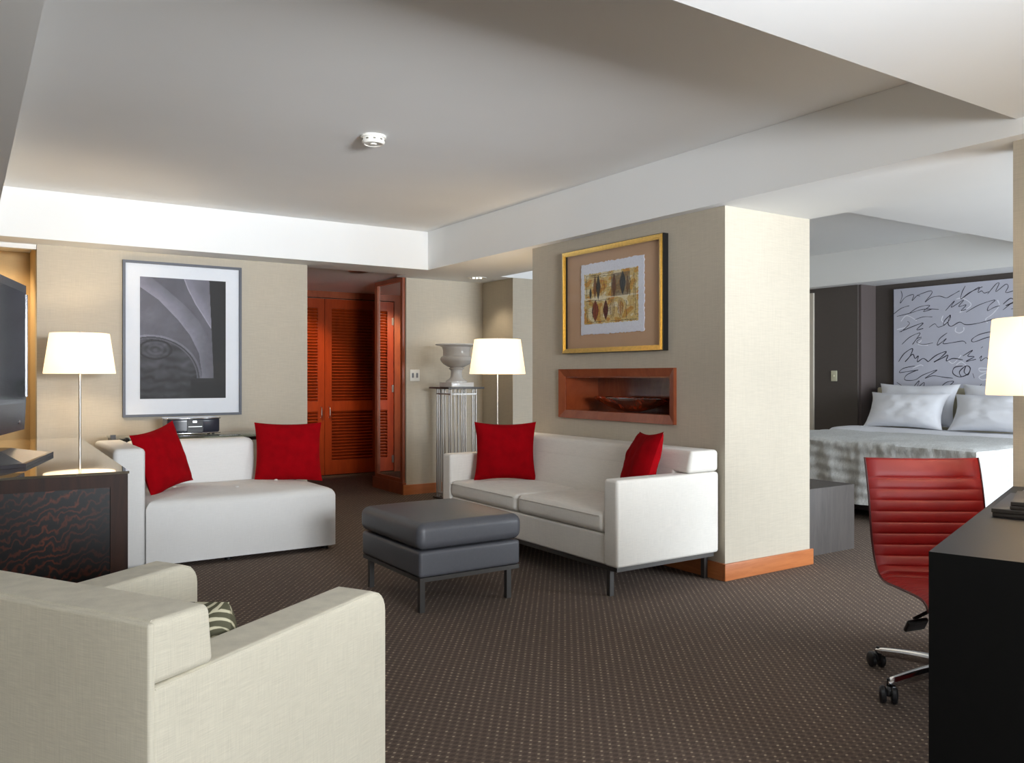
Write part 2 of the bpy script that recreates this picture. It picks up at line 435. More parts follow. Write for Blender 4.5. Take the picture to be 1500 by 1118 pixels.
# ---------------------------------------------------------------- closet doors (louvered)
def closet_door(name, x0, x1, handle_x, hinge_x):
    y = 9.60; z0, z1 = .012, 2.145; st = .085
    f = MB()
    f.box(x0, x0+st, y, y+.04, z0, z1); f.box(x1-st, x1, y, y+.04, z0, z1)
    f.box(x0+st, x1-st, y, y+.04, z0, .185); f.box(x0+st, x1-st, y, y+.04, .785, .905); f.box(x0+st, x1-st, y, y+.04, 2.03, z1)
    o = struct(name, f, M['cherry_red'])
    for (a, b) in ((.185, .785), (.905, 2.03)):
        l = MB(); n = int((b-a)/.036); 
        for i in range(n):
            zc = a + (b-a)*(i+.5)/n
            T = Matrix.Translation((0, y+.02, zc)) @ Matrix.Rotation(radians(-38), 4, 'X')
            l.box(x0+st-.005, x1-st+.005, -.019, .019, -.0035, .0035, T)
        l.box(x0+st-.005, x1-st+.005, y+.036, y+.039, a, b)
        obj('louver_panel', l, M['cherry_red'], o, smooth=False)
    h = MB(); pts = []
    for i in range(13):
        q = i/12*pi; pts.append((handle_x, y-.004-.032*min(1, 1.6*sin(q)), .77 + .065*-cos(q)+0))
    h.tube(pts, .0055, 8)
    hd = obj('handle', h, M['nickel'], o); hd['label'] = 'satin nickel pull handle'
    for z in (1.90, 1.05, .16):
        g = MB().box(hinge_x-.012, hinge_x+.012, y-.006, y, z-.045, z+.045); g.cyl(hinge_x, y-.008, z-.047, z+.047, .006, 8)
        obj('hinge', g, M['nickel'], o)
closet_door('door_1', 2.945, 3.658, 3.61, 2.957)
closet_door('door_2', 3.664, 4.375, 3.715, 4.345)
c = MB(); c.box(2.605, 4.40, 9.59, 9.655, 2.155, 2.234); c.box(4.378, 4.40, 9.585, 9.66, 0, 2.155); c.box(2.605, 2.94, 9.585, 9.655, 0, 2.155)
struct('trim_closet_casing', c, M['cherry'])
# bedroom door
c = MB(); c.box(8.20, 8.24, 6.06, 6.98, .01, 2.11)
d = struct('door_3', c, M['door_cream'])
c = MB(); c.rbox(8.192, 8.2, 6.18, 6.86, .2, 1.0, .004, 2, 1); c.rbox(8.192, 8.2, 6.18, 6.86, 1.1, 2.0, .004, 2, 1)
obj('panel', c, M['door_cream'], d)
c = MB(); c.cyl(8.18, 6.115, 1.0, 1.12, .009); c.box(8.172, 8.2, 6.105, 6.125, 1.02, 1.03); c.box(8.172, 8.2, 6.105, 6.125, 1.09, 1.10)
obj('handle', c, M['nickel'], d)
c = MB(); c.box(8.135, 8.30, 6.01, 6.06, 0, 2.16); c.box(8.135, 8.30, 6.98, 7.028, 0, 2.16); c.box(8.135, 8.30, 6.06, 6.98, 2.11, 2.16)
struct('trim_door_casing', c, M['door_cream'])

# ---------------------------------------------------------------- soft shapes
def pillow_mb(W, H, D, pinch=.20, n=26, seed=0, wr=.006, sharp=.9):
    """knife-edge cushion in local XZ plane, thickness along Y, centred"""
    mb = MB()
    def pt(a, b, side):
        x = 2*a-1; z = 2*b-1
        ex = 1 - pinch*(1-z*z)*abs(x)**2*.5; ez = 1 - pinch*(1-x*x)*abs(z)**2*.5
        X = x*W/2*ex; Z = z*H/2*ez
        t = ((1-abs(x)**2.6)*(1-abs(z)**2.6))
        t = max(0, t)**.55
        w = noise.noise(Vector((x*2.2+seed*7.1, z*2.2, side*3+seed)))*wr*2*t + noise.noise(Vector((x*5+seed*3, z*5, seed)))*wr*t
        cr = (abs(x)*abs(z))**3*.004
        return (X, side*(D/2*t + cr*0) + w, Z)
    for sd in (-1, 1):
        mb.grid(n, n, lambda a, b, sd=sd: pt(a, b, sd), flip=(sd > 0))
    return mb
def place_pillow(name, label, cat, mat, W, H, D, center, lateral, lean, roll=0, group=None, pipe=None, **kw):
    """lateral: horizontal direction of the cushion's width (image left to right); lean: degrees backward"""
    lx = Vector((lateral[0], lateral[1], 0)).normalized()
    back = Vector((-lx.y, lx.x, 0))
    o = obj(name, pillow_mb(W, H, D, **kw), mat)
    R = Matrix((lx, back, Vector((0, 0, 1)))).transposed().to_4x4()
    Mx = Matrix.Translation(center) @ R @ Matrix.Rotation(radians(-lean), 4, 'X') @ Matrix.Rotation(radians(roll), 4, 'Y')
    o.matrix_world = Mx
    tag(o, label, cat, group)
    return o

# ================================================================ TV CABINET, TV
cr = thing('media_cabinet', 'long dark walnut media cabinet with burl end panel and glossy glass top', 'cabinet', (.490, 3.185, 0), radians(-1.5))
c = MB(); Wc, Lc, Hc = .60, 1.87, .859
c.box(-Wc+.03, -.012, .012, Lc-.01, .03, Hc-.002)
obj('carcass', c, M['walnut'], cr, smooth=False)
c = MB(); c.box(-.056, 0, 0, .05, 0, Hc); c.box(-Wc, -Wc+.056, 0, .05, 0, Hc); c.box(-Wc+.056, -.056, 0, .05, Hc-.045, Hc)
c.box(-Wc+.056, -.056, 0, .05, 0, .06)
obj('end_frame', c, M['walnut'], cr, smooth=False)
b = obj('end_panel', MB().box(-Wc+.056, -.056, .006, .012, .06, Hc-.045), M['burl'], cr, smooth=False); b['label'] = 'dark figured burl veneer panel'
for i in range(3):
    y0 = .05 + i*(Lc-.06)/3
    dd = obj('door', MB().rbox(-.012, .002, y0+.006, y0+(Lc-.06)/3-.006, .06, Hc-.03, .003, 1, 1), M['burl'], cr)
    obj('knob', MB().lathe([(.005, 0), (.005, .012), (.012, .016), (.012, .024), (0, .026)], 14, Matrix.Translation((.002, y0+.06, .45)) @ Matrix.Rotation(pi/2, 4, 'Y')), M['nickel'], dd)
g = obj('glass_top', MB().box(-Wc-.004, .004, -.004, Lc, Hc, Hc+.009), M['glass_top'], cr, smooth=False); g['label'] = 'black glass sheet with mirror-like polish'

tv = thing('television', 'flat black television on a swivel foot, cropped by the left edge', 'television', (.0, 3.80, .8685), 0)
ang = math.atan2(-.968, -.25)
tdir = Vector((-.25, -.968, 0)).normalized(); tn = Vector((.968, -.25, 0)).normalized()
R = Matrix((tdir, -tn, Vector((0, 0, 1)))).transposed().to_4x4()   # local x along screen, -y = outward
T0 = Matrix.Translation(Vector((.245, 4.336, 0)) - Vector((.0, 3.80, .8585))) @ R
c = MB(); Wt = 1.10
def tvshape(z0, z1, ins, y0, y1):
    # bottom edge tapers inwards like a chin
    poly = [(ins+.035, z0), (Wt-ins-.035, z0), (Wt-ins, z0+.13), (Wt-ins, z1), (ins, z1), (ins, z0+.13)]
    return poly
c.prism(tvshape(.955, 1.600, 0, 0, 0), -.0, .07, T0, 'y')
c.prism([(.15, 1.0), (Wt-.15, 1.0), (Wt-.15, 1.52), (.15, 1.52)], .07, .12, T0, 'y')
obj('bezel', c, M['tv_bezel'], tv, smooth=False)
obj('screen', MB().box(.035, Wt-.035, -.003, 0, 1.075, 1.565, T0), M['tv_screen'], tv, smooth=False)
obj('bezel_edge', MB().box(-.004, .002, -.006, .012, 1.10, 1.56, T0), M['chrome'], tv, smooth=False)
obj('power_lens', MB().lathe([(.008, 0), (.008, .003), (0, .004)], 12, T0 @ Matrix.Translation((.14, 0, .993)) @ Matrix.Rotation(pi/2, 4, 'X')), M['chrome'], tv)
c = MB(); c.box(.47, .63, .02, .07, .90, 1.0, T0)
obj('neck', c, M['tv_bezel'], tv, smooth=False)
c = MB()
Tb = T0 @ Matrix.Translation((.55, .03, 0))
poly = [(-.34, -.10), (-.26, -.19), (.26, -.19), (.34, -.10), (.27, .13), (-.27, .13)]
c.prism(poly, .8585, .872, Tb)
poly2 = [(x*.93, y*.93) for x, y in poly]; n = len(poly)
vs = [(x, y, .872) for x, y in poly2] + [(x*.35, y*.4, .905) for x, y in poly2]
c.add(vs, [(i, (i+1) % n, n+(i+1) % n, n+i) for i in range(n)] + [tuple(range(n, 2*n))], Tb)
obj('foot', c, M['tv_bezel'], tv, smooth=False)

# ================================================================ FLOOR LAMPS
def shade_prof(rt, rb, z0, z1):
    return [(rb, z0), (rb+.002, z0+.004), (rt+.001, z1-.004), (rt, z1), (rt-.004, z1), (rb-.005, z0), (rb, z0)]
def floor_lamp(label, loc, power):
    t = thing('floor_lamp', label, 'lamp', loc, 0, 'floor lamps with white drum shades')
    obj('base', MB().lathe([(0, 0), (.14, 0), (.14, .012), (.13, .018), (.02, .022), (0, .022)], 40), M['nickel'], t)
    obj('pole', MB().cyl(0, 0, .02, 1.48, .0085, 14), M['nickel'], t)
    sh = obj('lamp_shade', MB().lathe(shade_prof(.193, .232, 1.222, 1.510), 64, caps=False), M['shade'], t); sh['label'] = 'lit white linen drum shade'
    c = MB(); 
    for k in range(3):
        a = k*2*pi/3; c.tube([(0, 0, 1.485), (.19*cos(a), .19*sin(a), 1.503)], .002, 6)
    obj('shade_spider', c, M['nickel'], t)
    obj('finial', MB().lathe([(0, 1.478), (.009, 1.48), (.004, 1.50), (.007, 1.512), (.006, 1.522), (0, 1.526)], 14), M['chrome'], t)
    obj('bulb', MB().lathe([(0, 1.30), (.02, 1.30), (.032, 1.335), (.03, 1.37), (.012, 1.40), (.012, 1.44), (0, 1.44)], 18, Matrix.Translation((.0, .0, 0))), M['bulb'], t)
    ld = bpy.data.lights.new('bulb_light', 'POINT'); ld.energy = power; ld.color = (1, .80, .56); ld.shadow_soft_size = .045
    lo = bpy.data.objects.new('bulb_light', ld); COL.objects.link(lo); lo.parent = t; lo.location = (.05, -.05, 1.36)
    return t
floor_lamp('lit floor lamp behind the media cabinet, near the left wall photograph', (.71, 6.67, 0), 11)
floor_lamp('lit floor lamp between the white urn and the picture wall, behind the sofa', (3.72, 5.82, 0), 11)

# ================================================================ FRAMED PHOTOGRAPH (back wall)
pf = thing('framed_photograph', 'large black and white dome photograph in a thin grey frame with white mat', 'picture', (1.54, 7.25, .875))
X0, X1, Z0, Z1 = -.467, .467, 0, 1.26
c = MB(); fw = .02
c.box(X0, X0+fw, -.035, -.001, Z0, Z1); c.box(X1-fw, X1, -.035, -.001, Z0, Z1); c.box(X0+fw, X1-fw, -.035, -.001, Z0, Z0+fw); c.box(X0+fw, X1-fw, -.035, -.001, Z1-fw, Z1)
obj('frame', c, plain('dark_grey_frame_metal', hexc(84, 86, 92), .5, .5), pf, smooth=False)
obj('mat_board', MB().box(X0+fw, X1-fw, -.014, -.004, Z0+fw, Z1-fw), M['mat_white'], pf, smooth=False)
def interp(pts, x):
    if x <= pts[0][0]: return pts[0][1]
    for (a, b), (c_, d_) in zip(pts, pts[1:]):
        if x <= c_: return b + (d_-b)*(x-a)/(c_-a)
    return pts[-1][1]
def sst(a, b, x):
    t = max(0, min(1, (x-a)/(b-a))); return t*t*(3-2*t)
def dome(s, t):
    x = 204 + s*468; y = 168 + t*667
    nz = noise.noise(Vector((x*.012, y*.012, 1)))*.035 + noise.noise(Vector((x*.05, y*.05, 3)))*.02
    g = .40 - .10*sst(204, 600, x) - .05*sst(400, 168, y) + nz
    inner = [(225, 204), (290, 300), (390, 400), (480, 470), (580, 520), (700, 537), (835, 540)]
    outer = [(168, 262), (235, 350), (320, 450), (400, 520), (500, 575), (560, 600), (835, 640)]
    xi = interp(inner, y); xo = interp(outer, y)
    if y < 225: xi = 204 - (225-y)
    if xi < x < xo:
        w = (x-xi)/(xo-xi); g = .56 - .14*w + nz - .10*sst(300, 700, y)
    if x >= xo:
        thin = interp([(168, 440), (220, 460), (300, 500), (380, 552), (440, 590), (835, 800)], y)
        g = .36 + nz if x < thin else .50 + .1*(1-sst(0, 90, x-thin)) + nz - .08
        if abs(x-thin) < 3 and y < 440: g = .62
    # dome arch
    cx, cy, rx, ry = 262, 730, 274, 247
    e = sqrt(((x-cx)/rx)**2 + ((y-cy)/ry)**2) if y < 760 else abs(x-cx)/rx
    if e < 1:
        if e > .955: g = .52 - .12*sst(204, 540, x) + nz
        elif e > .93: g = .20
        elif e > .90: g = .33 + nz
        else:
            g = .23 + .04*sin(y*.11 + 3*noise.noise(Vector((x*.02, y*.02, 0)))) + nz*1.6 - .09*sst(600, 835, y) - .05*sst(400, 540, x)
            q = sqrt(((x-285)/85)**2 + ((y-565)/52)**2)
            if abs(q-1) < .07: g = .13
            elif q < 1: g += .03*sin(q*18)
    if y > 730 and x > 475 + 6*noise.noise(Vector((y*.05, 0, 0))): g = .045 + .02*noise.noise(Vector((x*.1, y*.1, 0)))
    if y > 722 and y < 745 and x > 500: g = .10
    pl = 578 + (y-168)*.046
    if x > pl: g = .035 + .03*sst(320, 300, y)*(x < 640) + .01*noise.noise(Vector((x*.1, y*.1, 0)))
    g = max(.02, min(.9, g))
    return (g*.98, g*.97, g*1.07)
picture_grid('photo_print', .676, .990, 150, 210, dome, pf, Matrix.Translation((-.338, -.0155, 1.135)))
obj('glazing', MB().box(X0+fw, X1-fw, -.023, -.021, Z0+fw, Z1-fw), M['glazing'], pf, smooth=False)

# ================================================================ GOLD FRAMED PRINT (pillar wall)
gp = thing('framed_print', 'abstract leaf print on torn paper in a gold and black frame', 'picture', (3.741, 4.365, 1.367), radians(-90))
# local: x toward -Y world (image right), local -y is -X? rotate(-90): local x -> -Y, local y -> +X ; wall behind at y=0, front at y<0
Wp, Hp = 1.055, .745
c = MB(); a = Wp/2; f2 = .035
def frame_ring(mb, a0, a1, b0, b1, w, y0, y1):
    mb.box(a0, a0+w, y0, y1, b0, b1); mb.box(a1-w, a1, y0, y1, b0, b1); mb.box(a0+w, a1-w, y0, y1, b0, b0+w); mb.box(a0+w, a1-w, y0, y1, b1-w, b1)
frame_ring(c, -a, a, 0, Hp, .03, -.045, -.001)
k = obj('outer_frame', c, M['black_frame'], gp, smooth=False); k['label'] = 'black frame side'
c = MB()
for i, (w0, y) in enumerate(((.004, -.050), (.012, -.054), (.020, -.050), (.026, -.044))):
    frame_ring(c, -a+w0, a-w0, w0, Hp-w0, .010, y, -.04)
k = obj('gilt_moulding', c, M['gold'], gp, smooth=False); k['label'] = 'gold leaf moulding'
obj('mat_board', MB().box(-a+.03, a-.03, -.02, -.006, .03, Hp-.03), M['mat_tan'], gp, smooth=False)
def leafy(s, t):
    # paper with torn edge, s right t down (content box inside)
    n1 = noise.noise(Vector((s*9, t*9, 2))); n2 = noise.noise(Vector((s*30, t*30, 5))); n3 = noise.noise(Vector((s*4, t*60, 8)))
    paper = (.90, .92, .97)
    jl = .055 + .012*n2
    if s < jl or s > .925 + .01*n2 or t < .13 + .015*n2 or t > .87 + .012*n2: return paper
    col = [.84 + .06*n1, .74 + .07*n1, .50 + .12*n1 + .05*n2]
    if n1 > .15: col = [.80, .60 + .1*n2, .28]
    if n1 < -.25: col = [.90, .86, .72]
    if abs(n3) < .03: col = [x*.8 for x in col]
    def mix(c2, k): return [a_*(1-k)+b_*k for a_, b_ in zip(col, c2)]
    if abs(t-.50) < .012 + .01*n2: col = mix([.93, .90, .80], .8)
    if .50 < s < .80 and .17 < t < .50 : col = mix([.42, .36, .30], .62 + .3*n2)
    def leaf(cx, cy, w, h, c2, k, ring=0):
        nonlocal col
        dy = abs(t-cy)/h
        if dy >= 1: return
        hw = w*(1-dy**1.6); dx = abs(s-cx)/max(hw, 1e-4)
        if ring:
            if .72 < dx < 1.05: col = mix(c2, k)
        elif dx < 1:
            col = mix(c2, k + .2*n2)
            if dx > .8: col = [x*.6 for x in col]
            if abs(s-cx) < .004: col = [x*.7 for x in col]
    leaf(.235, .33, .030, .17, (.50, .30, .16), .8); leaf(.29, .34, .034, .19, (.16, .17, .18), .85); leaf(.36, .34, .036, .16, (.55, .33, .16), .7, 1)
    leaf(.16, .42, .020, .09, (.15, .14, .14), .8)
    leaf(.55, .34, .034, .17, (.42, .25, .15), .8); leaf(.61, .34, .030, .17, (.50, .36, .22), .7, 1); leaf(.685, .32, .046, .17, (.16, .20, .24), .85)
    leaf(.76, .36, .022, .14, (.50, .34, .2), .6)
    leaf(.24, .68, .058, .16, (.50, .20, .14), .85); leaf(.345, .70, .030, .14, (.62, .38, .2), .6, 1); leaf(.415, .68, .042, .15, (.34, .12, .09), .9)
    leaf(.52, .67, .040, .16, (.50, .36, .22), .85, 1); leaf(.52, .67, .022, .12, (.86, .74, .5), .6); leaf(.65, .67, .042, .16, (.50, .34, .22), .85, 1); leaf(.65, .67, .022, .12, (.78, .52, .3), .7)
    leaf(.83, .64, .03, .15, (.70, .50, .24), .5, 1)
    for (q0, q1, q2) in ((.09, .16, .5), (.10, .55, .85), (.86, .2, .55), (.88, .3, .8), (.80, .25, .52), (.20, .55, .8), (.74, .58, .82)):
        if abs(s - q0 - .012*noise.noise(Vector((t*14, q0*9, 0)))) < .0035 and q1 < t < q2: col = [x*.45 for x in col]
    for (q0, q1, q2) in ((.16, .08, .5), (.84, .1, .4), (.85, .5, .9), (.53, .07, .48), (.19, .2, .5)):
        if abs(t - q0 - .01*noise.noise(Vector((s*14, q0*9, 0)))) < .004 and q1 < s < q2: col = [x*.5 for x in col]
    return tuple(max(0, min(1, x)) for x in col)
# torn paper sheet: outline cut ragged
pw, ph = .66, .50
torn = []
def jag(i): return .0045*noise.noise(Vector((i*1.7, 3.3, 0)))*2
N = 46
for i in range(N): torn.append((-pw/2 + pw*i/N, -ph/2 + jag(i)))
for i in range(N): torn.append((pw/2 + jag(i+60), -ph/2 + ph*i/N))
for i in range(N): torn.append((pw/2 - pw*i/N, ph/2 + jag(i+120)))
for i in range(N): torn.append((-pw/2 + jag(i+190), ph/2 - ph*i/N))
cz = Hp/2 + .01
ps = obj('torn_paper', MB().prism([(x, z+cz) for x, z in torn], -.026, -.021, None, 'y'), plain('deckle_paper', hexc(226, 230, 244), .8, vary=.01), gp, smooth=False)
picture_grid('leaf_print', .66*.985, .50*.96, 210, 160, leafy, gp, Matrix.Translation((-.325, -.0268, cz+.24)))
obj('glazing', MB().box(-a+.03, a-.03, -.038, -.036, .03, Hp-.03), M['glazing'], gp, smooth=False)

# ================================================================ NICHE + BOWL
ni = thing('display_niche', 'rectangular cherry wood display niche let into the wall below the gold framed print', 'niche', (3.741, 4.365, .90))
def yz(mb, y0, y1, z0, z1, x0, x1): mb.box(x0-3.741, x1-3.741, y0-4.365, y1-4.365, z0-.90, z1-.90)
c = MB()
o0, o1, p0, p1 = 3.765, 4.967, .898, 1.256
# mitred bevelled frame: outer edge proud, sloping to the inside
w = .055
ring = [((o0, p0), (o1, p0), (o1, p1), (o0, p1)), ((o0+w, p0+w), (o1-w, p0+w), (o1-w, p1-w), (o0+w, p1-w))]
xs = (3.715, 3.733); vs = []
for r_, x in zip(ring, xs):
    for y, z in r_: vs.append((x-3.741, y-4.365, z-.90))
for y, z in ring[0]: vs.append((3.7405-3.741, y-4.365, z-.90))
for y, z in ring[1]: vs.append((3.76-3.741, y-4.365, z-.90))
fs = []
for i in range(4):
    j = (i+1) % 4
    fs += [(i, j, 4+j, 4+i), (8+i, 8+j, j, i), (4+i, 4+j, 12+j, 12+i)]
c.add(vs, fs)
obj('frame', c, M['cherry'], ni, smooth=False)
c = MB()
yz(c, NY0+.001, NY1-.001, NZ0+.001, NZ0+.012, 3.742, 4.058); yz(c, NY0+.001, NY1-.001, NZ1-.012, NZ1-.001, 3.742, 4.058)
yz(c, NY0+.001, NY0+.012, NZ0+.012, NZ1-.012, 3.742, 4.058); yz(c, NY1-.012, NY1-.001, NZ0+.012, NZ1-.012, 3.742, 4.058)
yz(c, NY0+.012, NY1-.012, NZ0+.012, NZ1-.012, 4.046, 4.058)
lin = wood('polished_cherry_lining', hexc(132, 58, 30), hexc(158, 78, 42), .18, (1, 5, 1), 5, .8)
obj('lining', c, lin, ni, smooth=False)
c = MB()
prof = []
for i in range(15):
    q = i/14; prof.append((.025 + .975*q if i else 0, q**2.1*.092))
inn = [(max(0, r-.018), z+.006) for r, z in prof[::-1]]
c.lathe([(r*.39, z) for r, z in prof] + [(r*.39, z) for r, z in inn], 56, Matrix.Diagonal((.27, 1, 1, 1)))
o = obj('art_glass_bowl', c, M['art_glass'], loc=(3.875, 4.34, .958)); tag(o, 'long boat-shaped dark red glass bowl lying in the wall niche', 'bowl')

# ================================================================ SOFA
def recline(x_top_front, x_bot_front, z0, z1):
    def fn(p, u):
        # front face (u.x<0) slants with height
        k = (p.z-z0)/(z1-z0)
        return p
    return fn
so = thing('sofa', 'white two-seat sofa on slim metal legs against the picture wall', 'sofa', (2.935, 3.40, 0))
L, D = 1.94, .79
at = .115
def arm_fn(p, u): return p
for nm, y0 in (('arm', 0), ('arm', L-at)):
    obj(nm, MB().rbox(0, D, y0, y0+at, .165, .640, .018, 3, 5), M['white_cloth'], so)
obj('base', MB().rbox(.012, D-.01, at+.001, L-at-.001, .165, .335, .012, 3, 5), M['white_cloth'], so)
def slant(off):
    def fn(p, u):
        x, y, z = p
        if u.x < 0: x += off - (.77-z)/.43*.10*min(1, -u.x*1.0)
        return (x, y, z)
    return fn
c = MB(); c.rbox(D-.225, D, .002, L-.002, .642, .770, .024, 4, 6, slant(0))
obj('back_rail', c, M['white_cloth'], so)
c = MB(); c.rbox(D-.225, D-.02, at+.002, L-at-.002, .34, .735, .02, 4, 8, slant(.001))
obj('backrest', c, M['white_cloth'], so)
ws = (L-2*at)/2
for i in range(2):
    y0 = at + i*ws
    def sf(p, u):
        x, y, z = p
        if u.z > 0: z += .016*(1-u.x**2)*(1-u.y**2)
        if u.x < 0: x -= .008*(1-u.y**2)*(1-u.z**2)
        return (x, y, z)
    cu = obj('seat_cushion', MB().rbox(.0, D-.22, y0+.003, y0+ws-.003, .337, .452, .035, 5, 9, sf), M['white_cloth'], so)
    pp = []
    for (a_, b_) in ((.006, y0+.03), (.006, y0+ws-.03)): pp.append((a_-.006, b_, .437))
    obj('piping', MB().tube([(-.004, y0+.03, .432), (-.010, y0+ws/2, .434), (-.004, y0+ws-.03, .432)], .003, 6), M['white_cloth'], cu)
c = MB()
for y in (.035, L-.035): c.box(.02, D-.02, y-.012, y+.012, .140, .165)
for x in (.03, D-.03): c.box(x-.012, x+.012, .047, L-.047, .140, .165)
obj('metal_rail', c, M['dark_steel'], so, smooth=False)
for x in (.03, D-.03):
    for y in (.09, L-.09):
        obj('leg', MB().box(x-.014, x+.014, y-.014, y+.014, 0, .140), M['dark_steel'], so, smooth=False)

place_pillow('red_cushion', 'red velvet cushion at the lamp end of the two-seat sofa', 'cushion', M['red_velvet'], .45, .43, .15, (3.275, 5.02, .662), (.833, -.553), 12, 0, 'red velvet cushions', seed=1)
place_pillow('red_cushion', 'red velvet cushion at the pillar end of the two-seat sofa, seen almost edge on', 'cushion', M['red_velvet'], .43, .43, .15, (3.395, 3.72, .668), (-.42, -.906), 20, -4, 'red velvet cushions', seed=2)

# ================================================================ OTTOMAN
ot = thing('ottoman', 'square charcoal leather ottoman on four metal legs in the middle of the carpet', 'ottoman', (1.915, 3.72, 0))
OW, OL = .61, .72
c = MB(); c.rbox(0, OW, 0, OL, .185, .318, .018, 4, 5)
obj('box_base', c, M['grey_leather'], ot)
def of(p, u):
    x, y, z = p
    if u.z > 0: z += .022*(1-u.x**2)*(1-u.y**2) + .004
    x += (.006*(1-u.z**2)*u.x); y += .006*(1-u.z**2)*u.y
    return (x, y, z)
ocu = obj('seat_cushion', MB().rbox(-.004, OW+.004, -.004, OL+.004, .322, .455, .04, 5, 10, of), M['grey_leather'], ot)
c = MB()
pp = [(.012, .012, .436), (OW-.012, .012, .436), (OW-.012, OL-.012, .436), (.012, OL-.012, .436)]
for i in range(4):
    p, q = Vector(pp[i]), Vector(pp[(i+1) % 4]); c.tube([p.lerp(q, .05), p.lerp(q, .95)], .0022, 6)
obj('seam', c, M['grey_leather'], ocu)
c = MB(); c.box(.005, OW-.005, .005, .03, .163, .185); c.box(.005, OW-.005, OL-.03, OL-.005, .163, .185); c.box(.005, .03, .03, OL-.03, .163, .185); c.box(OW-.03, OW-.005, .03, OL-.03, .163, .185)
obj('metal_rail', c, M['dark_steel'], ot, smooth=False)
for x in (.035, OW-.05):
    for y in (.05, OL-.05):
        obj('leg', MB().box(x-.014, x+.014, y-.014, y+.014, 0, .163), M['dark_steel'], ot, smooth=False)

# ================================================================ DAYBED
db = thing('daybed', 'white one-armed chaise lounge with low back in front of the console', 'daybed', (.765, 5.50, 0))
def armf(p, u):
    x, y, z = p
    return (x, y, z)
obj('arm', MB().rbox(0, .182, 0, .86, .025, .760, .03, 4, 6), M['vinyl'], db)
c = MB()
def backf(p, u):
    x, y, z = p
    k = (z-.3)/.45
    y += .05*max(0, k)*(1 if u.y < 0 else 1)
    if u.x > 0: x += 0
    return (x, y, z)
c.rbox(.184, 1.06, .66, .86, .30, .748, .055, 5, 8, backf)
obj('backrest', c, M['vinyl'], db)
# seat with rounded far right corner, domed top
outline = []
x0, x1, y0, y1 = .184, 1.42, .0, .86
rc = .40
outline.append((x0, y0)); 
for i in range(7):
    q = -pi/2 + i/6*pi/2; outline.append((x1-.03+.03*cos(q), y0+.03+.03*sin(q)))
for i in range(15):
    q = i/14*pi/2; outline.append((x1-rc+rc*cos(q), y1-rc+rc*sin(q)))
outline.append((x0, y1))
def daybed_seat():
    mb = MB(); H0, H1 = .03, .425
    # resample outline
    P_ = [Vector((a_, b_, 0)) for a_, b_ in outline]; tot = []; S_ = 0
    n = 120; seg = []
    Q = P_ + [P_[0]]
    ln = [0]
    for a_, b_ in zip(Q, Q[1:]): ln.append(ln[-1] + (b_-a_).length)
    pts = []
    for i in range(n):
        s_ = ln[-1]*i/n
        for j in range(len(Q)-1):
            if ln[j+1] >= s_:
                pts.append(Q[j].lerp(Q[j+1], (s_-ln[j])/max(1e-6, ln[j+1]-ln[j]))); break
    cen = Vector(((x0+x1)/2, (y0+y1)/2, 0))
    rings = [(0, H0), (0, H0+.1), (0, .2), (0, H1-.05), (.006, H1-.03), (.018, H1-.012), (.035, H1-.002), (.06, H1+.004), (.10, H1+.010)]
    vs = []; fs = []
    for ins, z in rings:
        for p in pts:
            d = (cen-p); vs.append(p + d.normalized()*min(ins*1.3, d.length*.9) + Vector((0, 0, z)))
    m_ = len(rings)
    K = 8
    for k_ in range(1, K+1):
        t = k_/K
        for p in pts:
            q0 = p + (cen-p).normalized()*.13
            q = q0.lerp(cen, t); vs.append(q + Vector((0, 0, H1+.010+.022*(1-(1-t)**2))))
    tot_r = m_+K
    for r_ in range(tot_r-1):
        for i in range(n):
            j = (i+1) % n; fs.append((r_*n+i, r_*n+j, (r_+1)*n+j, (r_+1)*n+i))
    fs.append(tuple(range(n))[::-1])
    return mb.add(vs, fs)
sd = obj('seat', daybed_seat(), M['vinyl'], db)
for (bx, by) in ((.45, .22), (.80, .24), (1.15, .24), (.45, .5), (.80, .52), (1.15, .5)):
    d = sqrt(((bx-.8)/.62)**2 + ((by-.43)/.43)**2)
    zz = .435 + .022*(1-min(1, d)**2)
    obj('tuft_button', MB().lathe([(.014, zz-.004), (.012, zz+.001), (.006, zz+.003), (0, zz+.0035)], 14, Matrix.Translation((bx, by, 0)), False), M['vinyl'], sd)
c = MB()
for x in (.05, .70, 1.36):
    for y in (.08, .75):
        if x > 1.3 and y > .5: continue
        obj('glide', MB().cyl(x, y, 0, .03, .025, 12), M['black_plastic'], db)

place_pillow('red_cushion', 'red velvet cushion leaning on the arm of the white daybed', 'cushion', M['red_velvet'], .42, .44, .15, (1.125, 5.93, .650), (.80, .60), 14, -11, 'red velvet cushions', seed=3)
place_pillow('red_cushion', 'red velvet cushion on the armless end of the white daybed', 'cushion', M['red_velvet'], .49, .45, .16, (2.035, 6.08, .640), (.97, -.24), 16, 1, 'red velvet cushions', seed=4, pinch=.15)

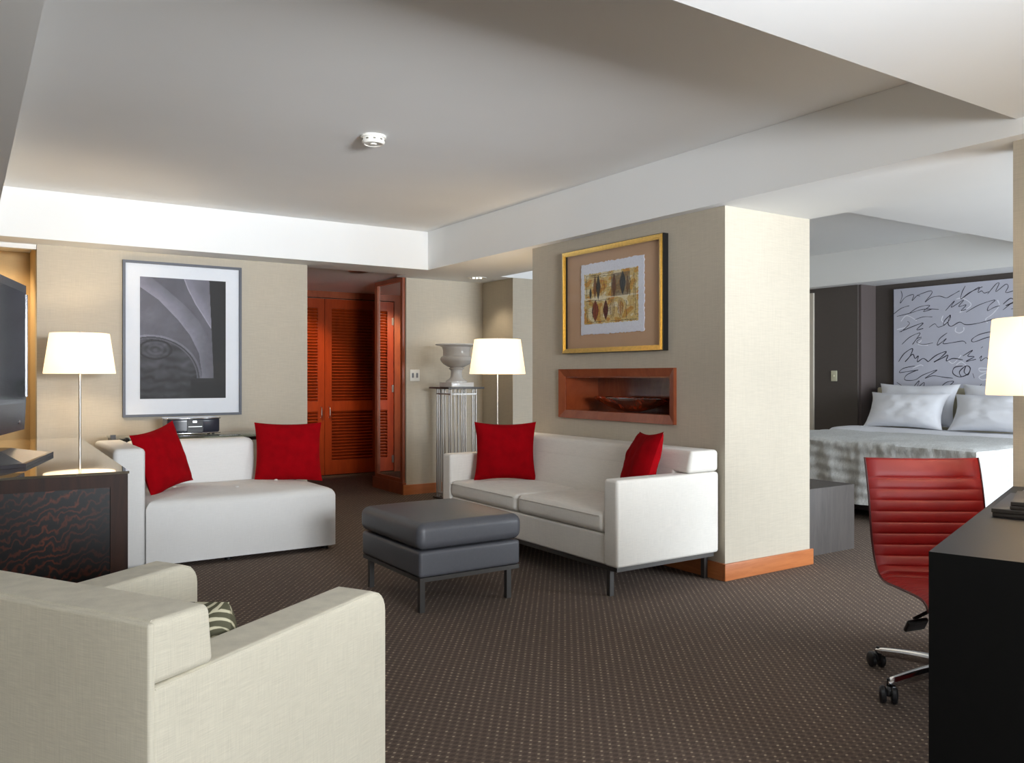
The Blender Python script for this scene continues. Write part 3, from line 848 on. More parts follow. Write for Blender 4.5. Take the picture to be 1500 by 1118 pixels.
# ================================================================ CONSOLE + RADIO
cs = thing('console_table', 'narrow black console table with glass top behind the white daybed', 'table', (.93, 6.46, 0))
CW, CD = 1.30, .50
g = obj('glass_top', MB().rbox(-.01, CW, 0, CD, .740, .752, .003, 2, 1), glass('console_glass', (.75, .82, .78, 1)), cs)
c = MB(); c.box(0, CW, .01, .04, .712, .738); c.box(0, CW, CD-.04, CD-.01, .712, .738)
for x in (0, CW/2, CW-.03): c.box(x, x+.03, .04, CD-.04, .712, .738)
obj('frame', c, M['black_frame'], cs, smooth=False)
for x in (.0, CW-.03):
    for y in (.01, CD-.04):
        l = MB().box(x, x+.03, y, y+.03, 0, .712)
        obj('leg', l, M['black_frame'], cs, smooth=False)
c = MB(); c.box(-.045, -.012, .02, .05, .715, .785); c.tube([(-.03, .035, .745), (.08, .035, .745)], .012, 10); c.lathe([(.018, 0), (.018, .02)], 14, Matrix.Translation((.05, .035, .745)) @ Matrix.Rotation(pi/2, 4, 'Y'))
obj('bracket', c, M['black_frame'], cs)
ra = thing('clock_radio', 'silver tabletop disc radio on the console under the framed photograph', 'radio', (1.505, 6.80, .7525))
c = MB()
def rf(p, u):
    x, y, z = p
    y -= .03*(1-u.x**2)*(1 if u.y < 0 else .0)
    return (x, y, z)
c.rbox(-.195, .195, -.08, .12, .012, .128, .02, 4, 10, rf)
obj('housing', c, M['tv_bezel'], ra)
c = MB(); c.rbox(-.20, .20, -.085, .12, .118, .131, .006, 2, 8, rf); c.rbox(-.20, .20, -.085, .12, .006, .016, .004, 2, 8, rf)
obj('silver_band', c, M['chrome'], ra)
for sx_ in (-1, 1):
    c = MB(); c.rbox(*sorted((sx_*.062, sx_*.182)), -.103, -.08, .022, .112, .008, 3, 4, lambda p, u, sx_=sx_: (p.x, p.y + .022*((p.x/.19)**2) + .0, p.z))
    obj('speaker_grille', c, plain('grey_speaker_mesh', hexc(96, 98, 106), .5, .4), ra)
c = MB(); c.box(-.058, .058, -.117, -.105, .02, .114)
dp = obj('display', c, M['black_plastic'], ra, smooth=False)
c = MB(); c.box(-.018, .012, -.1195, -.117, .092, .108); c.box(-.05, .05, -.1195, -.117, .060, .064)
k = obj('display_digits', c, NT('radio_lit_digits').m, dp, smooth=False)
bb = k.data.materials[0].node_tree.nodes['Principled BSDF']; bb.inputs['Emission Color'].default_value = (.9, .95, 1, 1); bb.inputs['Emission Strength'].default_value = 1.0
c = MB(); 
for x in (-.15, .15):
    for y in (-.05, .09): obj('rubber_foot', MB().cyl(x, y, 0, .014, .012, 10), M['black_plastic'], ra)

# ================================================================ ARMCHAIR (foreground)
phi = math.atan2(.5, .866)
ac = thing('armchair', 'cream woven armchair seen from behind in the bottom left foreground', 'armchair', (.284, 1.594, 0), phi)
# local x forward, local y left; origin = rear right outer corner
AW, AD, AT = .785, .726, .12
def arm_front(p, u):
    x, y, z = p
    return (x, y, z)
for y0 in (0, AW-AT):
    def af(p, u):
        x, y, z = p
        # rounded front-top corner
        dx = x-(AD-.06); dz = z-(.64-.06)
        if dx > 0 and dz > 0:
            l = sqrt(dx*dx+dz*dz)
            mx = max(dx, dz)
            if l > 0: x = AD-.06 + dx*mx/l; z = .58 + dz*mx/l
        return (x, y, z + .022*max(0, x/AD)*max(0, (z-.12)/.52))
    am = obj('arm', MB().rbox(.002, AD, y0, y0+AT, .12, .640, .012, 3, 16, af), M['cream_cloth'], ac)
    yy = y0 if y0 == 0 else y0+AT
    c = MB()
    for ye in (y0+.004, y0+AT-.004):
        lift = lambda L_: [(q_[0], q_[1], q_[2] + .022*q_[0]/AD*(q_[2]-.12)/.52) for q_ in L_]
        c.tube(lift([(.01, ye, .6345), (AD-.06, ye, .6345)] + [(AD-.06+.0545*sin(q*pi/12), ye, .58+.0545*cos(q*pi/12)) for q in range(1, 7)] + [(AD-.0055, ye, .14)]), .0028, 6)
    obj('seam', c, M['cream_cloth'], am)
c = MB()
def abf(p, u):
    x, y, z = p
    if u.x > 0: x += (-.035*((z-.40)/.36))*u.x if u.x > 0 else 0
    return (x, y, z)
c.rbox(0, .172, .0, AW, .642, .760, .016, 4, 8, abf)
bk = obj('back_rail', c, M['cream_cloth'], ac)
c = MB(); c.tube([(.010, .012, .7575), (.010, AW-.012, .7575)], .0028, 6)
obj('seam', c, M['cream_cloth'], bk)
c = MB(); c.rbox(0.012, .20, AT+.002, AW-AT-.002, .14, .70, .012, 3, 8)
obj('backrest', c, M['cream_cloth'], ac)
c = MB(); c.rbox(-.004, .012, .0015, AW-.0015, .12, .756, .007, 3, 6)
obj('back_panel', c, M['cream_cloth'], ac)
obj('base', MB().rbox(.03, AD-.01, AT+.001, AW-AT-.001, .12, .31, .012, 2, 4), M['cream_cloth'], ac)
obj('seat_cushion', MB().rbox(.205, AD+.005, AT+.004, AW-AT-.004, .313, .44, .035, 4, 8, of and (lambda p, u: (p.x, p.y, p.z + (.015*(1-u.x**2)*(1-u.y**2) if u.z > 0 else 0)))), M['cream_cloth'], ac)
for x in (.05, AD-.05):
    for y in (.05, AW-.05):
        obj('leg', MB().box(x-.014, x+.014, y-.014, y+.014, 0, .12), M['dark_steel'], ac, smooth=False)
# patterned pillow in the armchair, resting against its back
Rz = Matrix.Rotation(phi, 3, 'Z')
pc = Vector((.284, 1.594, 0)) + Rz @ Vector((.310, .270, .545))
lat = Rz @ Vector((0, -1, 0))
place_pillow('scroll_cushion', 'sage and cream scroll patterned cushion inside the foreground armchair', 'cushion', M['scroll'], .32, .29, .17, pc, (lat.x, lat.y), 0, -6, pinch=.02, seed=5)

# ================================================================ PEDESTAL + URN
pd = thing('pedestal_stand', 'tall steel rod pedestal with black square top beside the light switch', 'stand', (3.86, 6.90, 0))
s_ = .40
c = MB(); c.rbox(0, s_, 0, s_, 1.082, 1.100, .003, 2, 1)
obj('top', c, M['dark_steel'], pd)
i0, i1 = .06, s_-.06
def rods(x, y):
    c = MB()
    for dx, dy in ((0, 0), (.040, 0), (0, .040)):
        c.cyl(x+dx*(1 if x < .2 else -1), y+dy*(1 if y < .2 else -1), .02, 1.082, .0085, 10)
    return c
for x in (i0, i1):
    for y in (i0, i1): obj('rod_cluster', rods(x, y), M['steel'], pd)
for (x, y) in ((.2, i0), (i0, .2)):
    c = MB()
    hor = y in (i0, i1)
    for d in (-.022, .022): c.cyl(x+(d if hor else 0), y+(0 if hor else d), .02, 1.082, .0085, 10)
    obj('rod_pair', c, M['steel'], pd)
for z in (1.025, .05):
    c = MB(); c.box(i0, i1, i0-.007, i0+.007, z, z+.014); c.box(i0, i1, i1-.007, i1+.007, z, z+.014); c.box(i0-.007, i0+.007, i0+.007, i1-.007, z, z+.014); c.box(i1-.007, i1+.007, i0+.007, i1-.007, z, z+.014)
    obj('rail', c, M['steel'], pd, smooth=False)
obj('foot_plate', MB().rbox(.03, s_-.03, .03, s_-.03, 0, .02, .003, 2, 1), M['dark_steel'], pd)
ur = thing('urn', 'white glazed footed urn standing on the steel rod pedestal', 'urn', (4.06, 7.10, 1.100))
obj('plinth', MB().rbox(-.125, .125, -.125, .125, 0, .045, .004, 2, 1), M['porcelain'], ur)
prof = [(0, .045), (.105, .045), (.105, .055), (.095, .065), (.07, .08), (.058, .10), (.055, .14), (.058, .165), (.075, .175), (.078, .182), (.06, .19), (.09, .20), (.13, .225), (.155, .255), (.160, .275), (.152, .295), (.135, .302), (.132, .31), (.133, .36), (.142, .39), (.165, .402), (.205, .408), (.210, .414), (.206, .420), (.165, .418), (.128, .40), (.122, .31), (.10, .25), (0, .22)]
obj('bowl', MB().lathe(prof, 48), M['porcelain'], ur)

# ================================================================ MIRROR PANEL
mi = thing('wall_mirror', 'tall narrow cherry framed mirror on the end wall beside the closet doors', 'mirror', (3.77, 7.99, .12))
c = MB(); y0, y1, z1 = -.345, .33, 2.10
xx0, xx1 = -.030, -.001
c.box(xx0, xx1, y0, y0+.05, 0, z1); c.box(xx0, xx1, y1-.06, y1, 0, z1); c.box(xx0, xx1, y0+.05, y1-.06, 0, .035); c.box(xx0, xx1, y0+.05, y1-.06, z1-.045, z1)
obj('frame', c, M['cherry'], mi, smooth=False)
obj('mirror_glass', MB().box(-.012, -.004, y0+.05, y1-.06, .035, z1-.045), M['mirror'], mi, smooth=False)

# ================================================================ SWITCHES, DETECTOR, CAN LIGHTS
sw = thing('light_switch', 'white double rocker light switch on the tan wall beside the urn', 'light switch', (3.865, 7.62, 1.155))
obj('plate', MB().rbox(-.055, .055, -.008, -.0005, 0, .118, .004, 2, 1), M['white_paint_gloss'], sw)
for x in (-.024, .024):
    obj('rocker', MB().rbox(x-.011, x+.011, -.013, -.008, .035, .083, .003, 2, 1), plain('grey_rocker', hexc(120, 122, 128), .4), sw)
sw = thing('light_switch', 'ivory toggle light switch on the dark brown bedroom wall', 'light switch', (8.16, 5.75, 1.15))
obj('plate', MB().rbox(-.008, -.0005, -.038, .038, 0, .118, .004, 2, 1), M['ivory'], sw)
obj('toggle', MB().rbox(-.018, -.008, -.006, .006, .05, .07, .003, 2, 1), M['ivory'], sw)
sm = thing('smoke_detector', 'round white smoke detector on the raised ceiling', 'smoke detector', (1.95, 4.36, CH))
obj('mounting_plate', MB().lathe([(0, 0), (.072, 0), (.072, -.012), (.068, -.014), (0, -.014)][::-1], 40), M['white_paint_gloss'], sm)
obj('housing', MB().lathe([(0, -.014), (.064, -.014), (.066, -.034), (.058, -.046), (.05, -.047), (.047, -.043), (.02, -.043), (.018, -.049), (0, -.05)][::-1], 40), M['white_paint_gloss'], sm)
c = MB()
for k in range(10):
    a_ = k*2*pi/10; obj('vent_slot', MB().box(.0645, .0675, -.007, .007, -.030, -.022, Matrix.Rotation(a_, 4, 'Z')), M['slot'], sm, smooth=False)
def can(label, loc, lit):
    t = thing('ceiling_downlight', label, 'downlight', loc)
    obj('trim_ring', MB().lathe([(.070, 0), (.098, 0), (.096, -.006), (.088, -.009), (.072, -.005), (.070, 0)], 36, caps=False), M['white_paint_gloss'] if lit else M['nickel'], t)
    obj('reflector', MB().lathe([(.070, -.003), (.055, -.0012), (0, -.001)], 36, caps=False), M['chrome'], t)
    if lit:
        for dx in (-.03, .0, .03):
            obj('bulb', MB().lathe([(0, -.001), (.011, -.001), (.010, -.007), (0, -.010)], 12, Matrix.Translation((dx, -dx*.66, 0))), M['bulb'], t)
can('lit round downlight in the lowered ceiling above the white urn', (4.37, 7.22, WH), True)
can('unlit round downlight in the hallway ceiling before the closet doors', (3.25, 7.62, 2.235), False)

# ================================================================ DESK, FOLDERS, DESK LAMP
d1v = Vector((.9475, .32, 0)); dang = math.atan2(.32, .9475)
dk = thing('desk', 'black-brown writing desk with solid end panel at the right edge', 'desk', (2.029, 1.159, 0), dang)
DL, DD, DH = 1.575, .62, .76
obj('desktop', MB().box(.0005, DL, -DD+.0005, -.0005, DH-.045, DH), M['desk'], dk, smooth=False)
obj('end_panel', MB().box(0, .046, -DD, 0, 0, DH-.0005), M['desk_side'], dk, smooth=False)
obj('end_panel', MB().box(DL-.046, DL, -DD, 0, 0, DH-.045), M['desk'], dk, smooth=False)
obj('modesty_panel', MB().box(.046, DL-.046, -DD+.01, -DD+.03, .30, DH-.046), M['desk'], dk, smooth=False)
def desk_pt(x, y, z): return Vector((2.029, 1.159, 0)) + Matrix.Rotation(dang, 3, 'Z') @ Vector((x, y, z))
def folder(label, x, y, z, Lx, Ly, th, rz):
    p = desk_pt(x, y, z)
    t = thing('folder', label, 'folder', p, dang+radians(rz), 'black leather folders on the desk')
    obj('cover', MB().rbox(0, Lx, -Ly, 0, 0, .005, .002, 2, 2), M['leather_black'], t)
    obj('cover', MB().rbox(0, Lx, -Ly, 0, th-.005, th, .002, 2, 2), M['leather_black'], t)
    obj('pages', MB().box(.012, Lx-.008, -Ly+.006, -.006, .005, th-.005), M['black_plastic'], t, smooth=False)
    obj('spine', MB().rbox(-.003, .004, -Ly, 0, 0, th, .0018, 2, 2), M['leather_black'], t)
folder('lower of the two large black leather folders on the desk', .705, -.045, DH, .44, .32, .012, -1)
folder('upper of the two large black leather folders, directly under the small folders', .700, -.043, DH+.0125, .44, .32, .013, 0)
folder('lower of the two small black folders stacked on the larger ones', .712, -.092, DH+.026, .30, .22, .010, 3)
folder('topmost small black folder of the stack beside the desk lamp', .720, -.093, DH+.0365, .30, .22, .012, 3)
lp = thing('desk_lamp', 'lit table lamp with white shade on the desk, cropped at the right edge', 'lamp', desk_pt(1.318, -.142, DH), dang)
obj('base', MB().rbox(-.075, .075, -.075, .075, 0, .022, .003, 2, 1), M['chrome'], lp)
obj('column', MB().rbox(-.060, .060, -.060, .060, .022, .33, .004, 2, 1), M['chrome'], lp)
sh = obj('lamp_shade', MB().lathe(shade_prof(.180, .200, .372, .655), 64, caps=False), M['shade'], lp); sh['label'] = 'lit white linen shade'
obj('stem', MB().cyl(0, 0, .33, .45, .008), M['chrome'], lp)
obj('bulb', MB().lathe([(0, .45), (.02, .45), (.032, .485), (.03, .52), (.012, .55), (0, .56)], 18), M['bulb'], lp)
ld = bpy.data.lights.new('desk_bulb_light', 'POINT'); ld.energy = 3.5; ld.color = (1, .80, .56); ld.shadow_soft_size = .045
lo = bpy.data.objects.new('desk_bulb_light', ld); COL.objects.link(lo); lo.parent = lp; lo.location = (-.05, .03, .5)

# ================================================================ OFFICE CHAIR
oc = thing('office_chair', 'red ribbed leather office chair on a chrome five-star base at the desk', 'office chair', (3.16, 1.69, 0), radians(-126))
# side profile (forward x, z)
prof = [(.27, .375), (.25, .398), (.20, .408), (.10, .404), (.0, .398), (-.08, .392), (-.14, .394), (-.185, .410), (-.215, .440), (-.232, .480), (-.242, .53), (-.250, .60), (-.262, .68), (-.280, .76), (-.300, .83), (-.312, .862)]
def catmull(P_, n):
    out = []
    for i in range(len(P_)-1):
        p0 = Vector(P_[max(i-1, 0)]); p1 = Vector(P_[i]); p2 = Vector(P_[i+1]); p3 = Vector(P_[min(i+2, len(P_)-1)])
        for k in range(n):
            t = k/n
            out.append(.5*((2*p1) + (-p0+p2)*t + (2*p0-5*p1+4*p2-p3)*t*t + (-p0+3*p1-3*p2+p3)*t**3))
    out.append(Vector(P_[-1])); return out
cv = catmull([(a_, b_, 0) for a_, b_ in prof], 40)
ln = [0]
for a_, b_ in zip(cv, cv[1:]): ln.append(ln[-1] + (b_-a_).length)
TOT = ln[-1]
def at_len(s_):
    s_ = max(0, min(TOT-1e-6, s_))
    lo_, hi = 0, len(ln)-1
    while hi-lo_ > 1:
        mid = (lo_+hi)//2
        if ln[mid] <= s_: lo_ = mid
        else: hi = mid
    p = cv[lo_].lerp(cv[hi], (s_-ln[lo_])/max(1e-9, ln[hi]-ln[lo_]))
    t = (cv[min(hi+3, len(cv)-1)]-cv[max(lo_-3, 0)]).normalized()
    return p, t
def chair_pad(sa, sb, rib0, rib):
    mb = MB(); NS = 220; NW = 22; hw = .232
    def surf(a_, b_, side):
        s_ = sa + (sb-sa)*b_; y = (2*a_-1)
        p, t = at_len(s_)
        nrm = Vector((t.y, -t.x, 0)).normalized()    # toward the sitter
        if nrm.x*1 + nrm.y*1 < 0: nrm = -nrm
        ed = max(0, 1-abs(y)**8)**.5
        k = ((s_-rib0)/rib) % 1.0
        bump = (abs(sin(pi*k)))**.33
        if s_ > TOT-.085: bump = min(1, abs(sin(pi*min(1, (s_-TOT+.085)/.03)/2))**.4)
        e2 = min(1, max(0, (s_-sa)/.012))*min(1, max(0, (sb-s_)/.012))
        th = .013 + .0085*bump*(.55+.45*ed)
        off = th*ed*(e2**.5) if side > 0 else -.010*ed*(e2**.5)
        w = hw*(1 - .03*exp(-((s_-.52)/.10)**2) - (.012 if False else 0))
        q = p + nrm*off
        sag = -.012*(1-y*y)
        q = q + nrm*sag
        return (q.x, y*w, q.y)
    mb.grid(NW, NS, lambda a_, b_: surf(a_, b_, 1))
    mb.grid(NW, NS, lambda a_, b_: surf(a_, b_, -1), flip=True)
    return mb
SJ = 0
for i, p in enumerate(cv):
    if p.x < -.17: SJ = ln[i]; break
obj('seat', chair_pad(0, SJ, 0, .030), M['red_leather'], oc)
obj('backrest', chair_pad(SJ, TOT, SJ, .0450), M['red_leather'], oc)
c = MB()
for sg in (-1, 1):
    pts = []
    for i in range(40):
        p, t = at_len(TOT*i/39); nrm = Vector((t.y, -t.x, 0)); 
        pts.append((p.x, sg*.232*(1 - .03*exp(-((TOT*i/39-.52)/.10)**2)), p.y))
    c.tube(pts, .0045, 6)
k = obj('side_piping', c, M['dark_piping'], oc); k['label'] = 'dark side piping'
obj('mechanism', MB().rbox(-.11, .10, -.07, .07, .325, .378, .012, 3, 2), M['black_plastic'], oc)
c = MB(); c.tube([(-.02, 0, .335), (-.01, -.10, .305), (.0, -.165, .276)], .007, 8)
c.rbox(-.038, .038, -.215, -.135, -.009, .009, .008, 3, 3, None, Matrix.Translation((0, .015, .284)) @ Matrix.Rotation(radians(10), 4, 'X') @ Matrix.Rotation(radians(-42), 4, 'Y'))
obj('lever', c, M['black_plastic'], oc)
c = MB(); c.lathe([(.035, .10), (.033, .20), (.028, .205), (.028, .23), (.018, .232), (.018, .33)], 24)
obj('gas_column', c, M['black_plastic'], oc)
obj('hub', MB().lathe([(0, .075), (.045, .075), (.052, .10), (.045, .125), (.035, .128), (0, .128)], 28), M['chrome'], oc)
for k in range(5):
    a_ = radians(92 + 72*k + 126)
    T = Matrix.Rotation(a_, 4, 'Z')
    c = MB(); secs = []
    n = 12
    vs = []; fs = []
    for i in range(n+1):
        q = i/n; x = .03 + .30*q; zt = .122 - .010*q - .028*q*q; w = .033 - .009*q; h = .054 - .018*q
        if i == n: w *= .55; h *= .6; zt -= .004
        for kk in range(12):
            b_ = 2*pi*kk/12; vs.append((x, w*cos(b_)*(1 if sin(b_) > 0 else .8), zt - h/2 + h/2*sin(b_)))
    for i in range(n):
        for kk in range(12):
            k2 = (kk+1) % 12; fs.append((i*12+kk, (i+1)*12+kk, (i+1)*12+k2, i*12+k2))
    fs.append(tuple(n*12+kk for kk in range(12)))
    c.add(vs, fs, T); arm = obj('base_arm', c, M['chrome'], oc)
    c = MB(); cx, cy = .325*cos(a_), .325*sin(a_)
    sw_ = a_ + (.9 if k % 2 else -.6)
    Tc = Matrix.Translation((cx, cy, 0)) @ Matrix.Rotation(sw_, 4, 'Z')
    for sg in (-1, 1):
        c.lathe([(0, -.011), (.026, -.011), (.0315, -.005), (.0315, .006), (.024, .012), (0, .014)], 24, Tc @ Matrix.Translation((.012, sg*.019, .0315)) @ Matrix.Rotation(-sg*pi/2, 4, 'X'))
    c.rbox(-.008, .030, -.010, .010, .028, .060, .008, 3, 2, None, Tc)
    c.cyl(0, 0, .045, .088, .006, 10, Tc)
    obj('caster', c, M['black_plastic'], arm)

# ================================================================ BEDROOM
bn = thing('bench', 'low dark grey wooden bench at the foot of the bed behind the pillar', 'bench', (4.66, 3.505, 0))
c = MB(); c.rbox(0, .54, 0, .03, 0, .45, .002, 2, 1)
obj('end_panel', c, M['bench'], bn)
obj('end_panel', MB().rbox(0, .54, 1.55, 1.58, 0, .45, .002, 2, 1), M['bench'], bn)
obj('seat', MB().box(0, .54, .03, 1.55, .41, .45), M['bench'], bn, smooth=False)
obj('stretcher', MB().box(.25, .29, .03, 1.55, .10, .18), M['bench'], bn, smooth=False)

bd = thing('bed', 'king bed with cream headboard and white bedding in the bedroom beyond the pillar', 'bed', (6.27, 3.27, 0))
obj('base', MB().rbox(.08, 2.02, .06, 1.92, .07, .30, .01, 2, 1), M['black_frame'], bd)
obj('mattress', MB().rbox(.03, 2.05, .02, 2.00, .30, .635, .05, 4, 4), M['linen'], bd)
obj('headboard', MB().rbox(2.06, 2.14, -.06, 2.07, .10, 1.085, .02, 3, 3), M['headboard'], bd)
for x in (.15, 1.95):
    for y in (.12, 1.85): obj('leg', MB().cyl(x, y, 0, .07, .025, 12), M['black_plastic'], bd)
# coverlet: drapes over top, foot and both sides
def drape(x0, x1, y0, y1, ztop, zbot, amp, nx, ny, quilt, foot=True):
    mb = MB()
    e = .045
    drop = ztop-zbot
    LX = (x1-x0) + (drop if foot else 0); LY = (y1-y0) + 2*drop
    def f(a_, b_):
        v = -drop + LY*b_         # across
        u = (-drop if foot else 0) + LX*a_
        # across profile
        def prof1(s_, lo_, hi, free_hi=True):
            # returns position, fall, outward dir
            if s_ < lo_: return lo_, lo_-s_, -1
            if s_ > hi and free_hi: return hi, s_-hi, 1
            return s_, 0, 0
        X, fx, ox = prof1(x0+u, x0, x1+9)
        Y, fy, oy = prof1(y0+v, y0, y1)
        fall = max(fx, fy) if (fx > 0 and fy > 0) else fx+fy
        w1 = noise.noise(Vector((X*2.1+5, Y*2.1, 1)))*amp; 
        z = ztop - fall
        # soften the edge
        def soft(d): return e*exp(-abs(d)/.05)*.35
        if fall > 0: z += -.0
        dx = min(abs(x0+u-x0), 9); dy = min(abs(y0+v-y0), abs(y0+v-y1))
        dd = min(dx if foot else 9, dy)
        z -= soft(dd)
        out = 0
        if fall > 0:
            rip = .012*sin((Y*1.0)*23 + 2*noise.noise(Vector((Y*3, z*2, 0)))) if ox else .012*sin(X*19 + 2*noise.noise(Vector((X*3, z, 4))))
            out = .015 + rip*min(1, fall/.25) + ((.006*sin(z*62 + 5*noise.noise(Vector((Y*1.3, X*1.3, z)))) + .010*noise.noise(Vector((Y*22, X*22, z*9)))) if quilt else 0)
        xx = X + ox*out; yy = Y + oy*out
        z += w1*(1 if fall == 0 else .3)
        if quilt and fall == 0: z += .008*noise.noise(Vector((X*16, Y*5, 2)))
        return (xx, yy, z)
    mb.grid(nx, ny, f)
    return mb
o = obj('coverlet', drape(6.255, 7.50, 3.22, 5.33, .668, .135, .02, 130, 170, True), M['coverlet']); tag(o, 'white quilted coverlet draped over the foot half of the king bed', 'coverlet')
o = obj('duvet', drape(7.0, 8.02, 3.225, 5.325, .664, .22, .02, 60, 120, False, False), M['linen'])
for v in o.data.vertices:
    x = v.co.x; t_ = max(0, min(1, (x-7.40)/.14)); k = t_*t_*(3-2*t_)
    if v.co.z > .60: v.co.z += .034*k - .004 - .012*max(0, min(1, (x-7.7)/.1))
    v.co.y += (-.010 if v.co.y < 4.3 else .010)*(2*k-1)
tag(o, 'smooth white duvet with folded edge below the pillows', 'duvet')
kw = dict(pinch=.22, wr=.008, n=30)
G = 'white bed pillows'
o = place_pillow('bed_pillow', 'front white pillow on the side of the bed nearest the dark switch wall', 'pillow', M['linen'], .84, .39, .22, (7.93, 4.77, .862), (0, -1), 24, 0, G, seed=11, **kw)
o = place_pillow('bed_pillow', 'front white pillow on the side of the bed nearest the desk lamp', 'pillow', M['linen'], .86, .38, .22, (7.92, 3.87, .860), (0, -1), 24, 0, G, seed=12, **kw)
o = place_pillow('bed_pillow', 'rear white pillow against the headboard, left of the pair', 'pillow', M['linen'], .86, .45, .18, (8.17, 4.80, .910), (0, -1), 14, 0, G, seed=13, **kw)
o = place_pillow('bed_pillow', 'rear white pillow against the headboard, right of the pair', 'pillow', M['linen'], .86, .45, .18, (8.17, 3.92, .910), (0, -1), 14, 0, G, seed=14, **kw)

